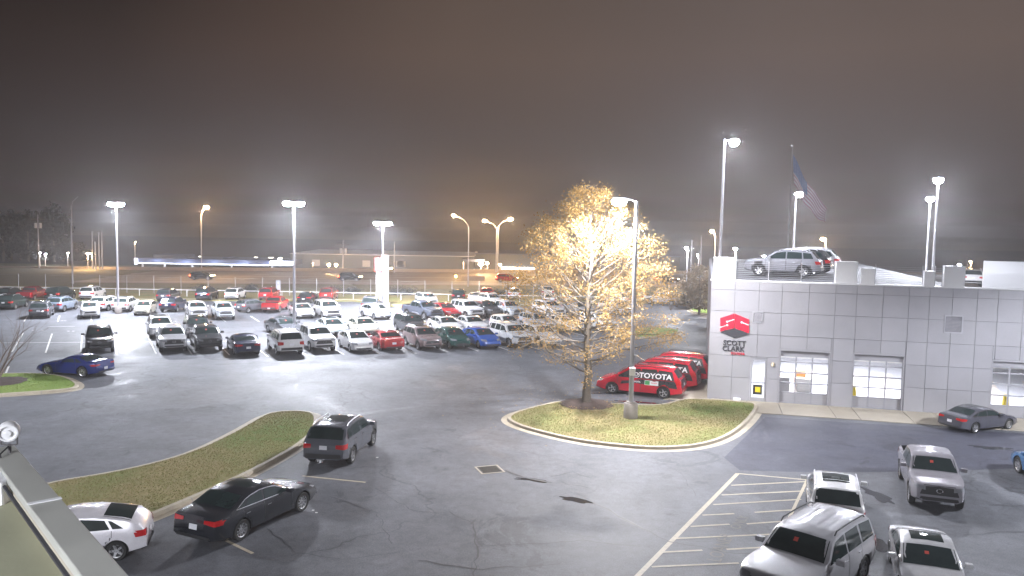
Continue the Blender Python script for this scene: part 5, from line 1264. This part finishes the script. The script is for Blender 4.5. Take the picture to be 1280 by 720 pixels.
for i, (px_, pt, wpx, lb) in enumerate([(3, 273, 18, 'dark pine cut off by the edge of the picture'), (13, 270, 18, 'second pine from the left in the dark group'), (24, 276, 14, 'lower pine filling a notch of the dark group'), (34, 271, 18, 'pine left of the utility pole in the dark group'), (46, 274, 18, 'pine directly behind the utility pole'), (57, 268, 20, 'pine just right of the utility pole'), (66, 263, 24, 'tallest pine with domed top in the dark group'), (77, 270, 20, 'rightmost pine of the dark group'), (97, 310, 26, 'low dark shrubby tree right of the pines')]):
    dd = 172+(i % 3)*3; T_ = D(px_, pt, dd); leafy('pine_tree', V((T_.x, T_.y, 0)), T_.z+.8, wpx*dd/1000*1.15, lb, 'needle', 4600, .25, random.Random(i), .12 if i < 8 else .05, .38, 1, 'dark pines beyond the highway')
T_ = D(876, 335, 90); leafy('brown_tree', V((T_.x, T_.y, 0)), T_.z, 5.2, 'dull brown tree close to the left of the building corner', 'brown_leaf', 3200, .15, random.Random(4), .15, .15)
T_ = D(862, 345, 96); leafy('brown_tree', V((T_.x, T_.y, 0)), T_.z, 3.6, 'smaller brown tree behind the bare shrubs', 'brown_leaf', 1800, .12, random.Random(9), .15, .15)
for px_, w_ in [(410, 2.4), (437, 2), (493, 2.6), (507, 2.6), (626, 3), (300, 1.6), (232, 2.2)]:
    P = G(px_, 368, .2); f = MB(); r_ = random.Random(px_)
    for k in range(500): f_c = V((r_.gauss(0, w_*.3), r_.gauss(0, .3), abs(r_.gauss(.35, .3)))); leafquad(f, f_c, .12, r_)
    tag(f.build('roadside_bush', M['needle'], loc=V((P.x, 108, .1))), {410: 'low bush behind the off-roader at the fence', 437: 'low bush between the off-roader and the pylon', 493: 'low bush just right of the pylon foot', 507: 'second low bush right of the pylon foot', 626: 'low bush left of the lone tall white SUV', 300: 'small bush at the fence behind a white SUV', 232: 'small bush at the fence behind a dark SUV'}[px_], 'bush', 'bushes along the fence')

# ------------------------------------------------------------------ our own roof and its parapet
Zc = 8.3
O0, O1 = G(18, 556, Zc), G(162, 720, Zc); I0, I1 = G(6, 592, Zc), G(101, 720, Zc)
dO = (O1-O0).normalized(); nI = V((dO.y, -dO.x, 0)); nI = nI if nI.x < 0 else -nI; wdt = abs((I1-O0).dot(nI))
E_ = empty('roof_parapet', (0, 0, 0), 0, 'grey metal capped parapet of the roof we look out from', 'parapet')
a, b = O0, O0+dO*9; c = a+nI*6
cp = MB(); cp.prism([a, b, b+nI*wdt, a+nI*wdt], Zc-.05, Zc)
cp.prism([a+nI*(wdt+.003), a+nI*6, a+nI*6+dO*wdt, a+nI*(wdt+.003)+dO*wdt], Zc-.05, Zc)
cp.build('cap', M['cap'], E_, bevel=.008)
j = MB(); s0 = O0+dO*((G(232, 632, Zc)-O0).length*.0+ (G(75, 622, Zc)-O0).dot(dO)); j.prism([s0, s0+dO*.035, s0+dO*.035+nI*wdt, s0+nI*wdt], Zc+.001, Zc+.006); j.build('cap_joint', M['coping'], E_)
wl_ = MB(); wl_.prism([a+nI*.03+dO*.03, b+nI*.03, b+nI*(wdt-.03), a+nI*(wdt-.03)+dO*.03], 0, Zc-.052); wl_.prism([a+nI*wdt+dO*.03, a+nI*6+dO*.03, a+nI*6+dO*(wdt-.03), a+nI*wdt+dO*(wdt-.03)], 0, Zc-.052); wl_.build('wall', M['concrete'], E_)
tag(MB().prism([a+nI*(wdt-.03)+dO*(wdt-.03), b+nI*(wdt-.03), b+nI*6, a+nI*6+dO*(wdt-.03)], Zc-.36, Zc-.16).build('flat_roof', M['roof']), kind='structure')
cb = MB()
def cable(pts, r=.006): cb.path([V(p) for p in pts], r, 5)
hp = a+nI*(wdt*.55)+dO*.12
q0 = G(6, 590, Zc-.40); cable([a+nI*(wdt+.02)+dO*(wdt+.02)+V((0, 0, -.05)), a+nI*(wdt+.02)+dO*2+V((0, 0, -.052)), a+nI*(wdt+.02)+dO*8+V((0, 0, -.05))], .012)
cb.build('edge_cable', M['cable'], E_)
# horn speaker on a bracket at the corner
HB = G(12, 566, Zc)
e = empty('horn_speaker', HB, 0, 'small pale round speaker on a dark bracket at the parapet corner', 'speaker')
Mh = Matrix.Translation((0, 0, .15)) @ Matrix.Rotation(R(100), 4, 'X') @ Matrix.Rotation(R(25), 4, 'Y')
MB().lathe([(0, -.07), (.03, -.068), (.055, -.05), (.066, -.015), (.066, .035), (.060, .045), (.050, .047), (.048, .036), (.022, .036), (.020, .05), (0, .052)], 28, M=Mh).build('horn', M['coping'], e, smooth=True)
MB().path([V((-.055, 0, .15)), V((-.055, 0, .06)), V((0, 0, .05)), V((.055, 0, .06)), V((.055, 0, .15))], .006, 6).tube((0, 0, 0), (0, 0, .06), .012, n=8).build('bracket', M['bronze'], e)
c2 = MB(); A1 = HB+V((0, 0, .05)); B1 = G(17, 735, Zc-.42)
c2.path([V((0, 0, .05)), V((.0, -.1, .02)), (G(11, 620, Zc-.2)-HB), (B1-HB)], .0055, 5); c2.path([V((.0, -.1, 0)), (G(25, 640, Zc-.3)-HB), (G(20, 735, Zc-.42)-HB)], .0035, 5); c2.build('cable', M['cable'], e)
tag(MB().box(-.10, .10, -.12, .12, -.42, -.02).build('junction_box', M['coping'], loc=G(-3, 592, Zc), bevel=.02), 'pale box fixed inside the parapet below the speaker', 'utility box')

# ------------------------------------------------------------------ night air
hz = MB().box(-1700, 1700, -100, 1700, -1.2, 19.5).build('haze', None)
hz['kind'] = 'stuff'
hm = bpy.data.materials.new('night_haze'); hm.use_nodes = True; ht = hm.node_tree; ht.nodes.clear()
ho = ht.nodes.new('ShaderNodeOutputMaterial'); hv = ht.nodes.new('ShaderNodeVolumePrincipled'); hv.inputs['Color'].default_value = (.90, .90, .93, 1); hv.inputs['Density'].default_value = .0011; hv.inputs['Anisotropy'].default_value = .55
ht.links.new(hv.outputs[0], ho.inputs['Volume']); hz.data.materials.clear(); hz.data.materials.append(hm)
